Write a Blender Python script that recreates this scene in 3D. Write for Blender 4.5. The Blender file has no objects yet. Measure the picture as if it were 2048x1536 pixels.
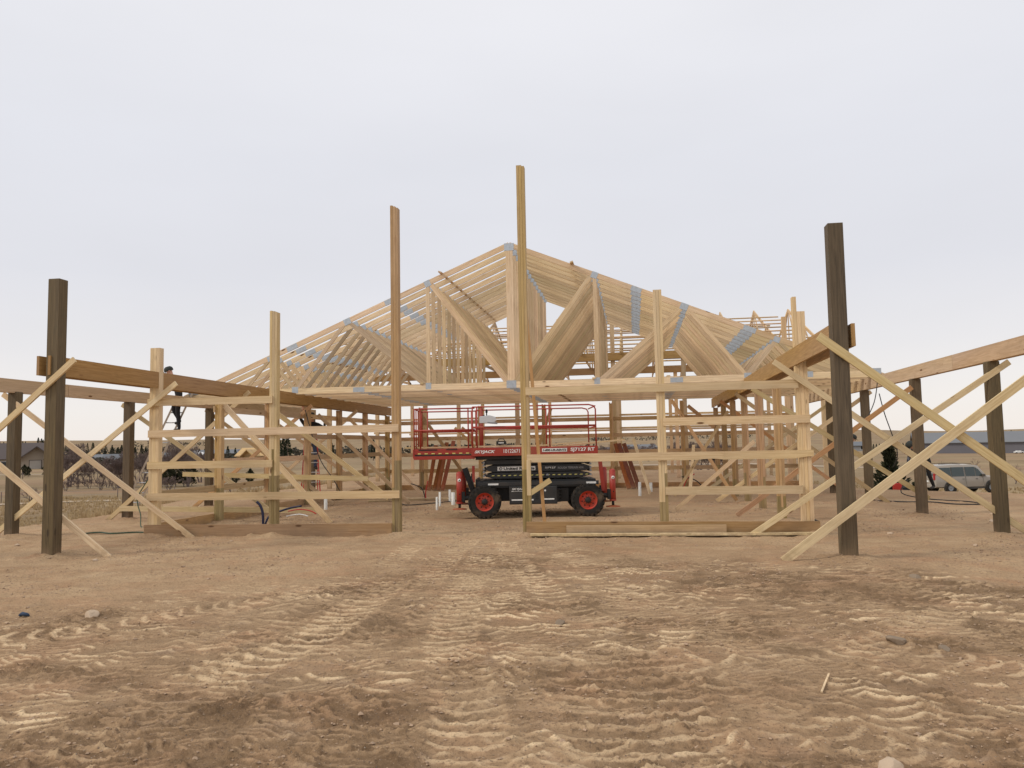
import bpy, bmesh, math, random
import numpy as np
from mathutils import Vector, Matrix
S = bpy.context.scene
R = math.radians
random.seed(7)

# ------------------------------------------------------------------ camera
PX0, PF, YAW, PITCH, ROLL, EYE = 1024, 1570.0, R(8.8), R(4.42), R(1.09), 1.63
cam_data = bpy.data.cameras.new('camera')
cam = bpy.data.objects.new('camera', cam_data)
S.collection.objects.link(cam)
cam_data.sensor_width = 36
cam_data.lens = PF / 2048 * 36
cam_data.clip_start = 0.1
cam_data.clip_end = 9000
fw = Vector((-math.sin(YAW) * math.cos(PITCH), math.cos(YAW) * math.cos(PITCH), math.sin(PITCH)))
rt = Vector((math.cos(YAW), math.sin(YAW), 0))
up = rt.cross(fw)
up2 = up * math.cos(ROLL) + rt * math.sin(ROLL)
rt2 = rt * math.cos(ROLL) - up * math.sin(ROLL)
M = Matrix((rt2, up2, -fw)).transposed().to_4x4()
M.translation = (0, 0, EYE)
cam.matrix_world = M
S.camera = cam

# ------------------------------------------------------------------ world, sun, exposure
SUN_EL, SUN_AZ = 40, 246          # azimuth: where the light comes from, clockwise from +Y
w = bpy.data.worlds.new('World'); S.world = w; w.use_nodes = True
nt = w.node_tree; nt.nodes.clear()
def N(t, ty, **k):
    n = t.nodes.new(ty)
    for a, b in k.items():
        setattr(n, a, b)
    return n
out = N(nt, 'ShaderNodeOutputWorld'); add = N(nt, 'ShaderNodeAddShader')
bg1 = N(nt, 'ShaderNodeBackground'); bg2 = N(nt, 'ShaderNodeBackground')
sky = N(nt, 'ShaderNodeTexSky', sky_type='NISHITA', sun_disc=False, sun_elevation=R(SUN_EL), sun_rotation=R(SUN_AZ))
bg1.inputs[1].default_value = 0.006
nt.links.new(sky.outputs[0], bg1.inputs[0])
tc = N(nt, 'ShaderNodeTexCoord'); sep = N(nt, 'ShaderNodeSeparateXYZ')
nt.links.new(tc.outputs['Generated'], sep.inputs[0])
ramp = N(nt, 'ShaderNodeValToRGB')
cr = ramp.color_ramp
cr.elements[0].position = 0.0; cr.elements[0].color = (.76, .70, .655, 1)
cr.elements[1].position = 1.0; cr.elements[1].color = (.76, .76, .775, 1)
for p, c in ((.045, (.74, .705, .68)), (.11, (.67, .655, .665)), (.2, (.62, .62, .655)), (.34, (.645, .65, .69)), (.5, (.69, .69, .72)), (.62, (.72, .725, .745))):
    e = cr.elements.new(p); e.color = (*c, 1)
nt.links.new(sep.outputs[2], ramp.inputs[0])
mp = N(nt, 'ShaderNodeMapping'); mp.inputs['Scale'].default_value = (1, 1, 3.2)
nz = N(nt, 'ShaderNodeTexNoise'); nz.inputs['Scale'].default_value = 1.9; nz.inputs['Detail'].default_value = 4; nz.inputs['Roughness'].default_value = .5
nt.links.new(tc.outputs['Generated'], mp.inputs[0]); nt.links.new(mp.outputs[0], nz.inputs[0])
mr = N(nt, 'ShaderNodeMapRange'); mr.inputs[1].default_value = .3; mr.inputs[2].default_value = .7; mr.inputs[3].default_value = .97; mr.inputs[4].default_value = 1.03
nt.links.new(nz.outputs[0], mr.inputs[0])
mul = N(nt, 'ShaderNodeVectorMath', operation='SCALE')
nt.links.new(ramp.outputs[0], mul.inputs[0]); nt.links.new(mr.outputs[0], mul.inputs[3])
nt.links.new(mul.outputs[0], bg2.inputs[0]); bg2.inputs[1].default_value = 1.10
nt.links.new(bg1.outputs[0], add.inputs[0]); nt.links.new(bg2.outputs[0], add.inputs[1]); nt.links.new(add.outputs[0], out.inputs[0])

sl = bpy.data.lights.new('sun', 'SUN'); sl.energy = 1.4; sl.angle = R(10); sl.color = (1, .93, .82)
so = bpy.data.objects.new('sun', sl); S.collection.objects.link(so)
sd = Vector((math.sin(R(SUN_AZ)) * math.cos(R(SUN_EL)), math.cos(R(SUN_AZ)) * math.cos(R(SUN_EL)), math.sin(R(SUN_EL))))
so.rotation_euler = sd.to_track_quat('Z', 'Y').to_euler()
S.view_settings.view_transform = 'Standard'; S.view_settings.look = 'None'
S.view_settings.exposure = 0.10; S.view_settings.gamma = 1
S.cycles.max_bounces = 6; S.cycles.diffuse_bounces = 2; S.cycles.transparent_max_bounces = 8

# ------------------------------------------------------------------ helpers
C = S.collection.objects
def az(px, y):
    """world X at depth y for an azimuth given as a column of the 2048 wide frame"""
    return y * math.tan(math.atan((px - PX0) / PF) - YAW)
def tag(o, label=None, cat=None, group=None, kind=None):
    if label: o['label'] = label
    if cat: o['category'] = cat
    if group: o['group'] = group
    if kind: o['kind'] = kind
    return o
def empty(name, loc=(0, 0, 0), rz=0, label=None, cat=None, group=None):
    o = bpy.data.objects.new(name, None); C.link(o); o.location = loc; o.rotation_euler = (0, 0, rz)
    o.empty_display_size = .2
    return tag(o, label, cat, group)
def kids(o): return [c for c in bpy.data.objects if c.parent == o]
def copy_tree(o, parent=None):
    c = o.copy(); C.link(c); c.parent = parent
    for ch in kids(o):
        copy_tree(ch, c)
    return c

class MB:
    def __init__(s):
        s.v = []; s.f = []; s.uv = []; s.m = []; s.sm = []
    def face(s, idx, uvs=None, m=0, smooth=False):
        s.f.append(idx); s.uv.append(uvs or [(s.v[i][0] + s.v[i][2] * .31, s.v[i][1] + s.v[i][2]) for i in idx]); s.m.append(m); s.sm.append(smooth)
    def board(s, p0, p1, w, t, n=(0, 1, 0), m=0, m0=None, split=None):
        """board from p0 to p1; w across, t along the normal n; u runs along the grain"""
        p0 = Vector(p0); p1 = Vector(p1); a = (p1 - p0); L = a.length; a.normalize()
        n = Vector(n); n = (n - a * n.dot(a)).normalized(); c = a.cross(n)
        if split and m0 is not None and 0 < split < L:
            s.board(p0, p0 + a * split, w, t, n, m0); s.board(p0 + a * split, p1, w * .995, t * .995, n, m); return
        b = len(s.v); ou, ov = random.random() * 40, random.random() * 40
        for e in (p0, p1):
            for i, j in ((-1, -1), (1, -1), (1, 1), (-1, 1)):
                s.v.append(tuple(e + c * (w / 2 * i) + n * (t / 2 * j)))
        pr = [0, w, w + t, 2 * w + t, 2 * w + 2 * t]
        for k in range(4):
            k2 = (k + 1) % 4
            s.face([b + k, b + k2, b + 4 + k2, b + 4 + k], [(ou, ov + pr[k]), (ou, ov + pr[k + 1]), (ou + L, ov + pr[k + 1]), (ou + L, ov + pr[k])], m)
        s.face([b + 3, b + 2, b + 1, b], [(ou + x, ov + y) for x, y in ((0, 0), (.05, 0), (.05, t), (0, t))], m)
        s.face([b + 4, b + 5, b + 6, b + 7], [(ou + x, ov + y) for x, y in ((0, 0), (.05, 0), (.05, t), (0, t))], m)
    def box(s, x0, x1, y0, y1, z0, z1, m=0):
        b = len(s.v)
        for z in (z0, z1):
            for x, y in ((x0, y0), (x1, y0), (x1, y1), (x0, y1)): s.v.append((x, y, z))
        for f in ((3, 2, 1, 0), (4, 5, 6, 7), (0, 1, 5, 4), (1, 2, 6, 5), (2, 3, 7, 6), (3, 0, 4, 7)):
            s.face([b + i for i in f], None, m)
    def tube(s, pts, r, n=8, m=0, cap=True, smooth=True):
        pts = [Vector(p) for p in pts]
        rr = r if isinstance(r, (list, tuple)) else [r] * len(pts)
        rings = []; prev = None
        for i, p in enumerate(pts):
            d = (pts[min(i + 1, len(pts) - 1)] - pts[max(i - 1, 0)]).normalized()
            if prev is None:
                x = Vector((0, 0, 1)) if abs(d.z) < .9 else Vector((1, 0, 0)); x = d.cross(x).normalized()
            else:
                x = (prev - d * prev.dot(d)).normalized()
            prev = x; y = d.cross(x); b = len(s.v); rings.append(b)
            for k in range(n):
                a = 2 * math.pi * k / n
                s.v.append(tuple(p + (x * math.cos(a) + y * math.sin(a)) * rr[i]))
        for q in range(len(rings) - 1):
            for k in range(n):
                k2 = (k + 1) % n
                s.face([rings[q] + k, rings[q] + k2, rings[q + 1] + k2, rings[q + 1] + k], None, m, smooth)
        if cap:
            s.face([rings[0] + k for k in range(n)][::-1], None, m); s.face([rings[-1] + k for k in range(n)], None, m)
    def lathe(s, prof, c, axis='Y', n=32, m=0, smooth=True):
        """prof: (radius, offset along axis)"""
        b0 = len(s.v)
        for r_, o_ in prof:
            for k in range(n):
                a = 2 * math.pi * k / n; u, v_ = r_ * math.cos(a), r_ * math.sin(a)
                if axis == 'Y': p = (c[0] + u, c[1] + o_, c[2] + v_)
                elif axis == 'X': p = (c[0] + o_, c[1] + u, c[2] + v_)
                else: p = (c[0] + u, c[1] + v_, c[2] + o_)
                s.v.append(p)
        for q in range(len(prof) - 1):
            for k in range(n):
                k2 = (k + 1) % n
                s.face([b0 + q * n + k, b0 + q * n + k2, b0 + (q + 1) * n + k2, b0 + (q + 1) * n + k], None, m, smooth)
    def prism(s, poly, y0, y1, m=0, plane='XZ'):
        """polygon in XZ (or XY / YZ) extruded"""
        b = len(s.v); n = len(poly)
        for y in (y0, y1):
            for p in poly:
                s.v.append((p[0], y, p[1]) if plane == 'XZ' else ((y, p[0], p[1]) if plane == 'YZ' else (p[0], p[1], y)))
        s.face([b + i for i in range(n)], None, m); s.face([b + n + i for i in range(n)][::-1], None, m)
        for i in range(n):
            j = (i + 1) % n
            s.face([b + i, b + n + i, b + n + j, b + j], None, m)
    def build(s, name, mats, parent=None, bevel=0, fix=False, loc=None):
        me = bpy.data.meshes.new(name); me.from_pydata(s.v, [], s.f)
        uvl = me.uv_layers.new(name='UVMap'); k = 0
        flat = np.array([c for u in s.uv for c in u], dtype=np.float32)
        uvl.data.foreach_set('uv', flat.ravel())
        for mt in (mats if isinstance(mats, (list, tuple)) else [mats]): me.materials.append(mt)
        me.polygons.foreach_set('material_index', s.m); me.polygons.foreach_set('use_smooth', s.sm)
        if fix or bevel:
            bm = bmesh.new(); bm.from_mesh(me); bmesh.ops.recalc_face_normals(bm, faces=bm.faces); bm.to_mesh(me); bm.free()
        me.update()
        o = bpy.data.objects.new(name, me); C.link(o)
        if parent: o.parent = parent
        if loc: o.location = loc
        if bevel:
            b = o.modifiers.new('bevel', 'BEVEL'); b.width = bevel; b.segments = 2; b.limit_method = 'ANGLE'; b.angle_limit = R(40)
        return o

# ------------------------------------------------------------------ materials
MT = {}
def mat(name):
    m = bpy.data.materials.new(name); m.use_nodes = True; t = m.node_tree
    b = t.nodes['Principled BSDF']; MT[name] = m
    return m, t, b
def ramp_node(t, stops):
    n = N(t, 'ShaderNodeValToRGB'); cr = n.color_ramp
    cr.elements[0].position = stops[0][0]; cr.elements[0].color = (*stops[0][1], 1)
    cr.elements[1].position = stops[-1][0]; cr.elements[1].color = (*stops[-1][1], 1)
    for p, c in stops[1:-1]:
        e = cr.elements.new(p); e.color = (*c, 1)
    return n
def mixc(t, a, b, fac, mode='MIX'):
    n = N(t, 'ShaderNodeMix', data_type='RGBA', blend_type=mode)
    for sock, v in ((6, a), (7, b), (0, fac)):
        if hasattr(v, 'is_linked') or hasattr(v, 'links'): t.links.new(v, n.inputs[sock])
        elif isinstance(v, (tuple, list)): n.inputs[sock].default_value = (*v, 1)
        else: n.inputs[sock].default_value = v
    return n.outputs[2]
def noise(t, vec, scale, detail=4, rough=.55, dist=0):
    n = N(t, 'ShaderNodeTexNoise'); n.inputs['Scale'].default_value = scale; n.inputs['Detail'].default_value = detail
    n.inputs['Roughness'].default_value = rough; n.inputs['Distortion'].default_value = dist
    if vec is not None: t.links.new(vec, n.inputs['Vector'])
    return n.outputs[0]
def mapping(t, vec, scale, rot=(0, 0, 0)):
    n = N(t, 'ShaderNodeMapping'); n.inputs['Scale'].default_value = scale; n.inputs['Rotation'].default_value = rot
    t.links.new(vec, n.inputs[0]); return n.outputs[0]
def mrange(t, v, a, b, c=0, d=1):
    n = N(t, 'ShaderNodeMapRange'); t.links.new(v, n.inputs[0])
    for i, x in enumerate((a, b, c, d)): n.inputs[i + 1].default_value = x
    return n.outputs[0]
def bump(t, h, strength, dist, b):
    n = N(t, 'ShaderNodeBump'); n.inputs['Strength'].default_value = strength; n.inputs['Distance'].default_value = dist
    t.links.new(h, n.inputs['Height']); t.links.new(n.outputs[0], b.inputs['Normal'])

def wood(name, light, dark, knot=(.16, .075, .03), rough=.72, knots=1.0, stain=None, var=.22, nails=True):
    m, t, b = mat(name)
    uv = N(t, 'ShaderNodeUVMap').outputs[0]
    g1 = noise(t, mapping(t, uv, (1.2, 26, 1)), 1.6, 5, .6, .6)
    g2 = noise(t, mapping(t, uv, (.5, 5, 1)), 1.0, 3, .5, .8)
    col = mixc(t, dark, light, mrange(t, g1, .34, .62))
    col = mixc(t, col, tuple(x * .78 for x in light), mrange(t, g2, .45, .75, 0, .75))
    # board to board difference, carried by each board's own offset in the texture
    vb = noise(t, mapping(t, uv, (.09, .55, 1)), 1.0, 1, .5)
    hs = N(t, 'ShaderNodeHueSaturation'); t.links.new(col, hs.inputs['Color'])
    oi = N(t, 'ShaderNodeObjectInfo').outputs['Random']
    ad = N(t, 'ShaderNodeMath', operation='ADD'); t.links.new(mrange(t, vb, .35, .65, -var * .8, var * .8), ad.inputs[0]); t.links.new(mrange(t, oi, 0, 1, 1 - var, 1 + var * .7), ad.inputs[1])
    t.links.new(ad.outputs[0], hs.inputs['Value'])
    vc = noise(t, mapping(t, uv, (.11, .7, 1)), 1.7, 1, .5)
    wv = N(t, 'ShaderNodeMath', operation='FRACT'); w2 = N(t, 'ShaderNodeMath', operation='MULTIPLY'); t.links.new(oi, w2.inputs[0]); w2.inputs[1].default_value = 37.7; t.links.new(w2.outputs[0], wv.inputs[0])
    hq = N(t, 'ShaderNodeMath', operation='ADD'); t.links.new(mrange(t, vc, .35, .65, -.003, .003), hq.inputs[0]); t.links.new(mrange(t, wv.outputs[0], .0, 1, .494, .509), hq.inputs[1])
    t.links.new(hq.outputs[0], hs.inputs['Hue'])
    t.links.new(mrange(t, vc, .3, .7, .9, 1.12), hs.inputs['Saturation'])
    col = hs.outputs[0]
    # knots
    vo = N(t, 'ShaderNodeTexVoronoi'); vo.inputs['Scale'].default_value = 1.0; vo.inputs['Randomness'].default_value = 1
    t.links.new(mapping(t, uv, (1.55, 5.2, 1)), vo.inputs['Vector'])
    kf = mrange(t, vo.outputs['Distance'], .075, .125, knots, 0)
    wn = N(t, 'ShaderNodeSeparateColor'); t.links.new(vo.outputs['Color'], wn.inputs[0])
    gate = mrange(t, wn.outputs[0], .3, .35)
    mm = N(t, 'ShaderNodeMath', operation='MULTIPLY'); t.links.new(kf, mm.inputs[0]); t.links.new(gate, mm.inputs[1])
    col = mixc(t, col, knot, mm.outputs[0])
    # faint dirt
    gp = N(t, 'ShaderNodeNewGeometry').outputs['Position']; gs = N(t, 'ShaderNodeSeparateXYZ'); t.links.new(gp, gs.inputs[0])
    mud = N(t, 'ShaderNodeMath', operation='MULTIPLY'); t.links.new(mrange(t, gs.outputs[2], .2, -.02, 0, .8), mud.inputs[0]); t.links.new(mrange(t, noise(t, gp, 6, 5, .65), .38, .6), mud.inputs[1])
    col = mixc(t, col, (.27, .18, .11), mud.outputs[0])
    d = noise(t, mapping(t, uv, (2.2, 3, 1)), 1.3, 4, .6)
    col = mixc(t, col, stain or tuple(x * .62 for x in dark), mrange(t, d, .58, .8, 0, .4))
    t.links.new(col, b.inputs['Base Color']); b.inputs['Roughness'].default_value = rough
    b.inputs['Specular IOR Level'].default_value = .25
    bump(t, g1, .25, .004, b)
    return m
wood('pine', (.73, .565, .335), (.58, .415, .225), var=.14)
wood('pine_truss', (.75, .58, .38), (.54, .375, .22), var=.24)
wood('pine_red', (.60, .36, .185), (.45, .24, .11), var=.15)
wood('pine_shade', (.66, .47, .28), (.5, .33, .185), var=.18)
wood('old_post', (.58, .38, .20), (.42, .25, .12), var=.18)
wood('glulam', (.45, .28, .12), (.31, .18, .07), knot=(.2, .1, .04), var=.1, knots=.5)
wood('treated', (.155, .112, .066), (.085, .062, .038), knot=(.07, .05, .03), var=.14, stain=(.1, .1, .065))
wood('treated_light', (.40, .30, .15), (.26, .185, .085), knot=(.11, .07, .03), var=.15, stain=(.2, .19, .09))
wood('splash', (.50, .31, .165), (.36, .205, .10), knot=(.12, .06, .03), var=.12)
wood('outer_beam', (.60, .44, .28), (.46, .32, .19), var=.12)
wood('post_tan', (.56, .37, .20), (.42, .255, .125), var=.1)
wood('post_gold', (.64, .45, .215), (.49, .325, .14), var=.1)
wood('cedar', (.30, .1, .045), (.17, .05, .025), knot=(.07, .03, .02), var=.35)
wood('osb', (.58, .42, .2), (.48, .32, .14), var=.1)

def plain(name, col, rough=.5, metal=0, var=.12, scale=6, dirt=None, dirtamt=.35, spec=.5, coat=0):
    m, t, b = mat(name)
    oc = N(t, 'ShaderNodeTexCoord').outputs['Object']
    n1 = noise(t, oc, scale, 5, .6); n2 = noise(t, oc, scale * .35, 3, .5)
    c = mixc(t, tuple(x * (1 - var) for x in col), tuple(min(1, x * (1 + var)) for x in col), n1)
    if dirt: c = mixc(t, c, dirt, mrange(t, n2, .48, .72, 0, dirtamt))
    t.links.new(c, b.inputs['Base Color']); b.inputs['Metallic'].default_value = metal
    t.links.new(mrange(t, n1, .2, .8, max(.05, rough - .08), min(1, rough + .1)), b.inputs['Roughness'])
    b.inputs['Specular IOR Level'].default_value = spec; b.inputs['Coat Weight'].default_value = coat
    return m
DIRT = (.30, .2, .13)
plain('galv', (.46, .50, .53), .4, .55, .35, 22)
plain('lift_red', (.35, .035, .02), .45, 0, .1, 4, (.33, .13, .07), .45)
plain('rim_red', (.5, .04, .016), .5, 0, .12, 9, (.3, .13, .07), .5)
plain('lift_dark', (.02, .022, .024), .5, 0, .25, 5, (.075, .06, .045), .45)
plain('lift_black', (.008, .008, .008), .6, 0, .2, 6, (.06, .05, .04), .3)
plain('tyre', (.028, .026, .023), .85, 0, .3, 14, (.17, .12, .08), .75, .2)
plain('white_paint', (.8, .8, .77), .5, 0, .04, 8, (.5, .45, .38), .25)
plain('hazard_yellow', (.72, .66, .2), .6, 0, .1, 10)
plain('alu', (.62, .63, .64), .38, .8, .1, 10)
plain('steel_grey', (.3, .31, .32), .45, .6, .15, 10)
plain('pvc', (.74, .73, .68), .5, 0, .06, 8, DIRT, .3)
plain('cord_black', (.02, .02, .02), .6)
plain('cord_green', (.03, .07, .035), .6)
plain('cord_blue', (.01, .014, .05), .5)
plain('cord_red', (.5, .04, .03), .5)
plain('cord_white', (.75, .74, .72), .5)
plain('rock', (.5, .38, .27), .9, 0, .22, 9, (.3, .2, .13), .5, .2)
plain('rock_grey', (.25, .19, .135), .9, 0, .25, 9, (.2, .15, .1), .4, .2)
plain('blue_rag', (.03, .05, .09), .9)
plain('suv_paint', (.34, .30, .25), .32, 0, .04, 3, (.3, .22, .16), .3, coat=.4)
plain('suv_trim', (.06, .055, .05), .6, 0, .1, 5, (.2, .15, .1), .3)
plain('chrome', (.6, .6, .6), .25, 1, .1, 9)
plain('tail_red', (.4, .02, .02), .3)
plain('lamp_glass', (.7, .7, .68), .15)
plain('skin', (.55, .3, .21), .55, 0, .08, 20)
plain('black_cloth', (.014, .014, .016), .9, 0, .2, 12)
plain('jeans', (.06, .10, .2), .9, 0, .25, 14, (.15, .14, .13), .4)
plain('work_boot', (.04, .035, .03), .7)
plain('cap_dark', (.028, .032, .028), .8, 0, .2, 12)
plain('wall_tan', (.36, .30, .235), .8, 0, .08, .4)
plain('wall_grey', (.3, .3, .3), .8, 0, .08, .4)
plain('wall_white', (.6, .6, .6), .7, 0, .08, .4)
plain('wall_green', (.02, .06, .045), .8, 0, .1, .4)
plain('roof_brown', (.10, .08, .075), .9, 0, .16, 1.2)
plain('roof_grey', (.15, .16, .175), .8, 0, .1, .5)
plain('roof_white', (.62, .62, .62), .6, 0, .05, .5)
plain('steel_roof', (.17, .175, .185), .7, 0, .1, .4)
plain('steel_wall', (.155, .15, .165), .6, .1, .1, .3)
plain('window_dark', (.02, .025, .03), .12, 0, .1, 1)
plain('door_tan', (.42, .38, .33), .7, 0, .05, 1)
plain('bark', (.13, .095, .085), .9, 0, .25, 4)
plain('twig', (.165, .12, .105), .95, 0, .25, 4)
plain('conifer', (.028, .04, .022), .9, 0, .5, 3, (.07, .065, .03), .5, .1)
plain('juniper', (.045, .05, .028), .95, 0, .5, 5, (.09, .075, .035), .6, .1)
plain('far_wood', (.07, .065, .05), .95, 0, .4, .2, (.14, .11, .09), .6, .1)
plain('dry_grass', (.40, .29, .16), .95, 0, .3, 3, (.24, .17, .1), .6, .1)
plain('gravel_stone', (.40, .28, .19), .95, 0, .35, 1.5, (.26, .18, .12), .5, .2)
plain('road_dirt', (.42, .33, .24), .95, 0, .15, .3, None, 0, .1)
plain('can_red', (.55, .03, .02), .4)
plain('pale_plastic', (.6, .6, .56), .5)

m, t, b = mat('camo_cloth')
oc = N(t, 'ShaderNodeTexCoord').outputs['Object']
vo = N(t, 'ShaderNodeTexVoronoi'); vo.inputs['Scale'].default_value = 16; t.links.new(oc, vo.inputs['Vector'])
sc_ = N(t, 'ShaderNodeSeparateColor'); t.links.new(vo.outputs['Color'], sc_.inputs[0])
rn = ramp_node(t, ((0, (.03, .035, .05)), (.35, (.04, .045, .06)), (.5, (.16, .17, .2)), (.72, (.05, .05, .06)), (1, (.42, .42, .44))))
rn.color_ramp.interpolation = 'CONSTANT'
t.links.new(sc_.outputs[0], rn.inputs[0]); t.links.new(rn.outputs[0], b.inputs['Base Color']); b.inputs['Roughness'].default_value = .9
m, t, b = mat('car_glass')
b.inputs['Base Color'].default_value = (.03, .045, .04, 1); b.inputs['Roughness'].default_value = .08; b.inputs['Specular IOR Level'].default_value = .8

# ground: dirt pad, dry grass beyond it
m, t, b = mat('ground')
geo = N(t, 'ShaderNodeNewGeometry').outputs['Position']
def attr(nm):
    n = N(t, 'ShaderNodeAttribute'); n.attribute_name = nm; return n.outputs['Fac']
crust_shade, grass = attr('crust_shade'), attr('grass')
nA = noise(t, geo, .42, 4, .55, .5); nB = noise(t, geo, 3.3, 5, .6); nC = noise(t, geo, 34, 4, .7); nD = noise(t, geo, 1.3, 4, .6, .3)
c = mixc(t, (.345, .222, .126), (.445, .305, .18), mrange(t, nA, .36, .64))
c = mixc(t, c, (.42, .24, .135), mrange(t, nD, .48, .72, 0, .65))
c = mixc(t, c, (.29, .21, .15), mrange(t, nB, .56, .74, 0, .5))
c = mixc(t, c, (.74, .55, .34), mrange(t, crust_shade, .47, .9, 0, .92))  # pale dry soil, with the lit look of ridge crests painted in
c = mixc(t, c, (.14, .085, .045), mrange(t, crust_shade, .42, .08, 0, .85))  # darker soil in the hollows, with shade between ridges painted in
vg = N(t, 'ShaderNodeTexVoronoi'); vg.inputs['Scale'].default_value = 42; t.links.new(geo, vg.inputs['Vector'])
sg = N(t, 'ShaderNodeSeparateColor'); t.links.new(vg.outputs['Color'], sg.inputs[0])
peb = mrange(t, vg.outputs['Distance'], .22, .12)
pg = N(t, 'ShaderNodeMath', operation='MULTIPLY'); t.links.new(peb, pg.inputs[0]); t.links.new(mrange(t, sg.outputs[0], .72, .8), pg.inputs[1])
pr = ramp_node(t, ((0, (.16, .12, .1)), (.6, (.36, .26, .19)), (1, (.58, .47, .37)))); t.links.new(sg.outputs[1], pr.inputs[0])
c = mixc(t, c, pr.outputs[0], pg.outputs[0])
nE = noise(t, geo, 75, 3, .7)
c = mixc(t, c, (.11, .07, .045), mrange(t, nC, .53, .68, 0, .7))
c = mixc(t, c, (.62, .48, .34), mrange(t, nE, .6, .75, 0, .5))
# grass part
gA = noise(t, geo, .045, 5, .6, .4); gB = noise(t, geo, 1.1, 5, .65); gC = noise(t, mapping(t, geo, (.012, .05, .05)), 1, 4, .6, .5)
g = mixc(t, (.215, .152, .085), (.335, .245, .14), mrange(t, gA, .36, .64))
g = mixc(t, g, (.20, .135, .08), mrange(t, gB, .5, .72, 0, .6))
g = mixc(t, g, (.295, .185, .115), mrange(t, gC, .5, .66, 0, .7))
c = mixc(t, c, g, grass)
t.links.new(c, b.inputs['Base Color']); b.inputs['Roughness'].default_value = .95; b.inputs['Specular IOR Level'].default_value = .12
hh = N(t, 'ShaderNodeMath', operation='ADD'); t.links.new(mrange(t, nC, 0, 1, 0, 1), hh.inputs[0]); t.links.new(mrange(t, pg.outputs[0], 0, 1, 0, .6), hh.inputs[1])
bump(t, hh.outputs[0], .9, .02, b)

# ------------------------------------------------------------------ ground
def hashf(ix, iy, seed):
    h = (ix.astype(np.int64) * 374761393 + iy.astype(np.int64) * 668265263 + seed * 1442695041) & 0xffffffff
    h = ((h ^ (h >> 13)) * 1274126177) & 0xffffffff
    return ((h ^ (h >> 16)) & 0xffff) / 65535.0
def vn(x, y, seed=0):
    ix = np.floor(x); iy = np.floor(y); fx = x - ix; fy = y - iy
    fx = fx * fx * fx * (fx * (fx * 6 - 15) + 10); fy = fy * fy * fy * (fy * (fy * 6 - 15) + 10)
    a = hashf(ix, iy, seed); b_ = hashf(ix + 1, iy, seed); c_ = hashf(ix, iy + 1, seed); d = hashf(ix + 1, iy + 1, seed)
    return (a + (b_ - a) * fx + (c_ - a) * fy + (a - b_ - c_ + d) * fx * fy) * 2 - 1
def fbm(x, y, oct_=4, seed=0, g=.5):
    s = 0; a = 1; n = 0
    for k in range(oct_):
        s = s + a * vn(x * 2 ** k + k * 17.3, y * 2 ** k - k * 9.1, seed + k); n += a; a *= g
    return s / n
def sst(a, b_, v):
    t_ = np.clip((v - a) / (b_ - a), 0, 1); return t_ * t_ * (3 - 2 * t_)
def terrain(x, y):
    x = np.asarray(x, float); y = np.asarray(y, float)
    wob = fbm(x * .12, y * .12, 3, 5) * 1.6
    dl = np.maximum(-13.7 - x, 0); dr = np.maximum(x - 11.6, 0); db = np.maximum(y - 46, 0)
    d = np.sqrt(dl ** 2 + dr ** 2 + db ** 2) + np.where((dl + dr + db) > 0, wob, 0)
    d = np.maximum(d, 0)
    d2 = np.maximum((y + .9 * x - 33.2) / 1.35, 0) * sst(6.0, 7.6, x) * (y < 200)
    d = np.maximum(d, d2)
    z = -2.9 * sst(0, 20, d)
    z = z - .35 * sst(0, 4, d) * (1 - sst(5, 18, d))
    r = np.hypot(x, y)
    th = np.arctan2(x, np.maximum(y, 1e-3))
    u_ = np.clip((th + .75) / 1.2, 0, 1)
    ang = (23 - 12 * u_ + 4 * fbm(th * 5, th * 0 + 1, 3, 9)) / 1570
    rise = sst(260, 1500, r)
    z = z + rise * (1.63 + 2.9 + r.clip(0, 1500) * ang) * (y > 0)
    z = z + sst(60, 300, r) * fbm(x / 160, y / 160, 3, 3) * 2.2 * (1 - sst(900, 1400, r))
    return z, d
def lugs(x, y, path, width, pitch, amp, seed, curve=1):
    """tyre track: chevron lugs along a polyline path"""
    h = np.zeros_like(x); crest = np.zeros_like(x); acc = 0.0
    for (x0, y0), (x1, y1) in zip(path[:-1], path[1:]):
        dx, dy = x1 - x0, y1 - y0; L = math.hypot(dx, dy); dx /= L; dy /= L
        s_ = (x - x0) * dx + (y - y0) * dy; q = (x - x0) * -dy + (y - y0) * dx
        inside = (s_ >= 0) & (s_ < L)
        q = q + .03 * vn(s_ * 1.3, q * 0 + seed, seed)
        mask = inside * (1 - sst(width * .42, width * .56, np.abs(q)))
        ph = (acc + s_) / pitch - curve * 1.9 * (q / width) ** 2 + .2 * vn(x * 4, y * 4, seed + 3) + .1 * vn(x * 9, y * 9, seed + 4)
        wv = .5 + .5 * np.cos(2 * math.pi * ph)
        fade = np.clip(.62 + .5 * vn(x * .9, y * .9, seed + 8), .08, 1)
        rim = inside * np.exp(-((np.abs(q) - width * .56) / .045) ** 2)
        h += mask * (wv ** 1.5 * amp - amp * .55) * fade + rim * amp * .5 * fade
        crest += mask * sst(.45, .95, wv) * fade
        acc += L
    return h, crest
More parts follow.
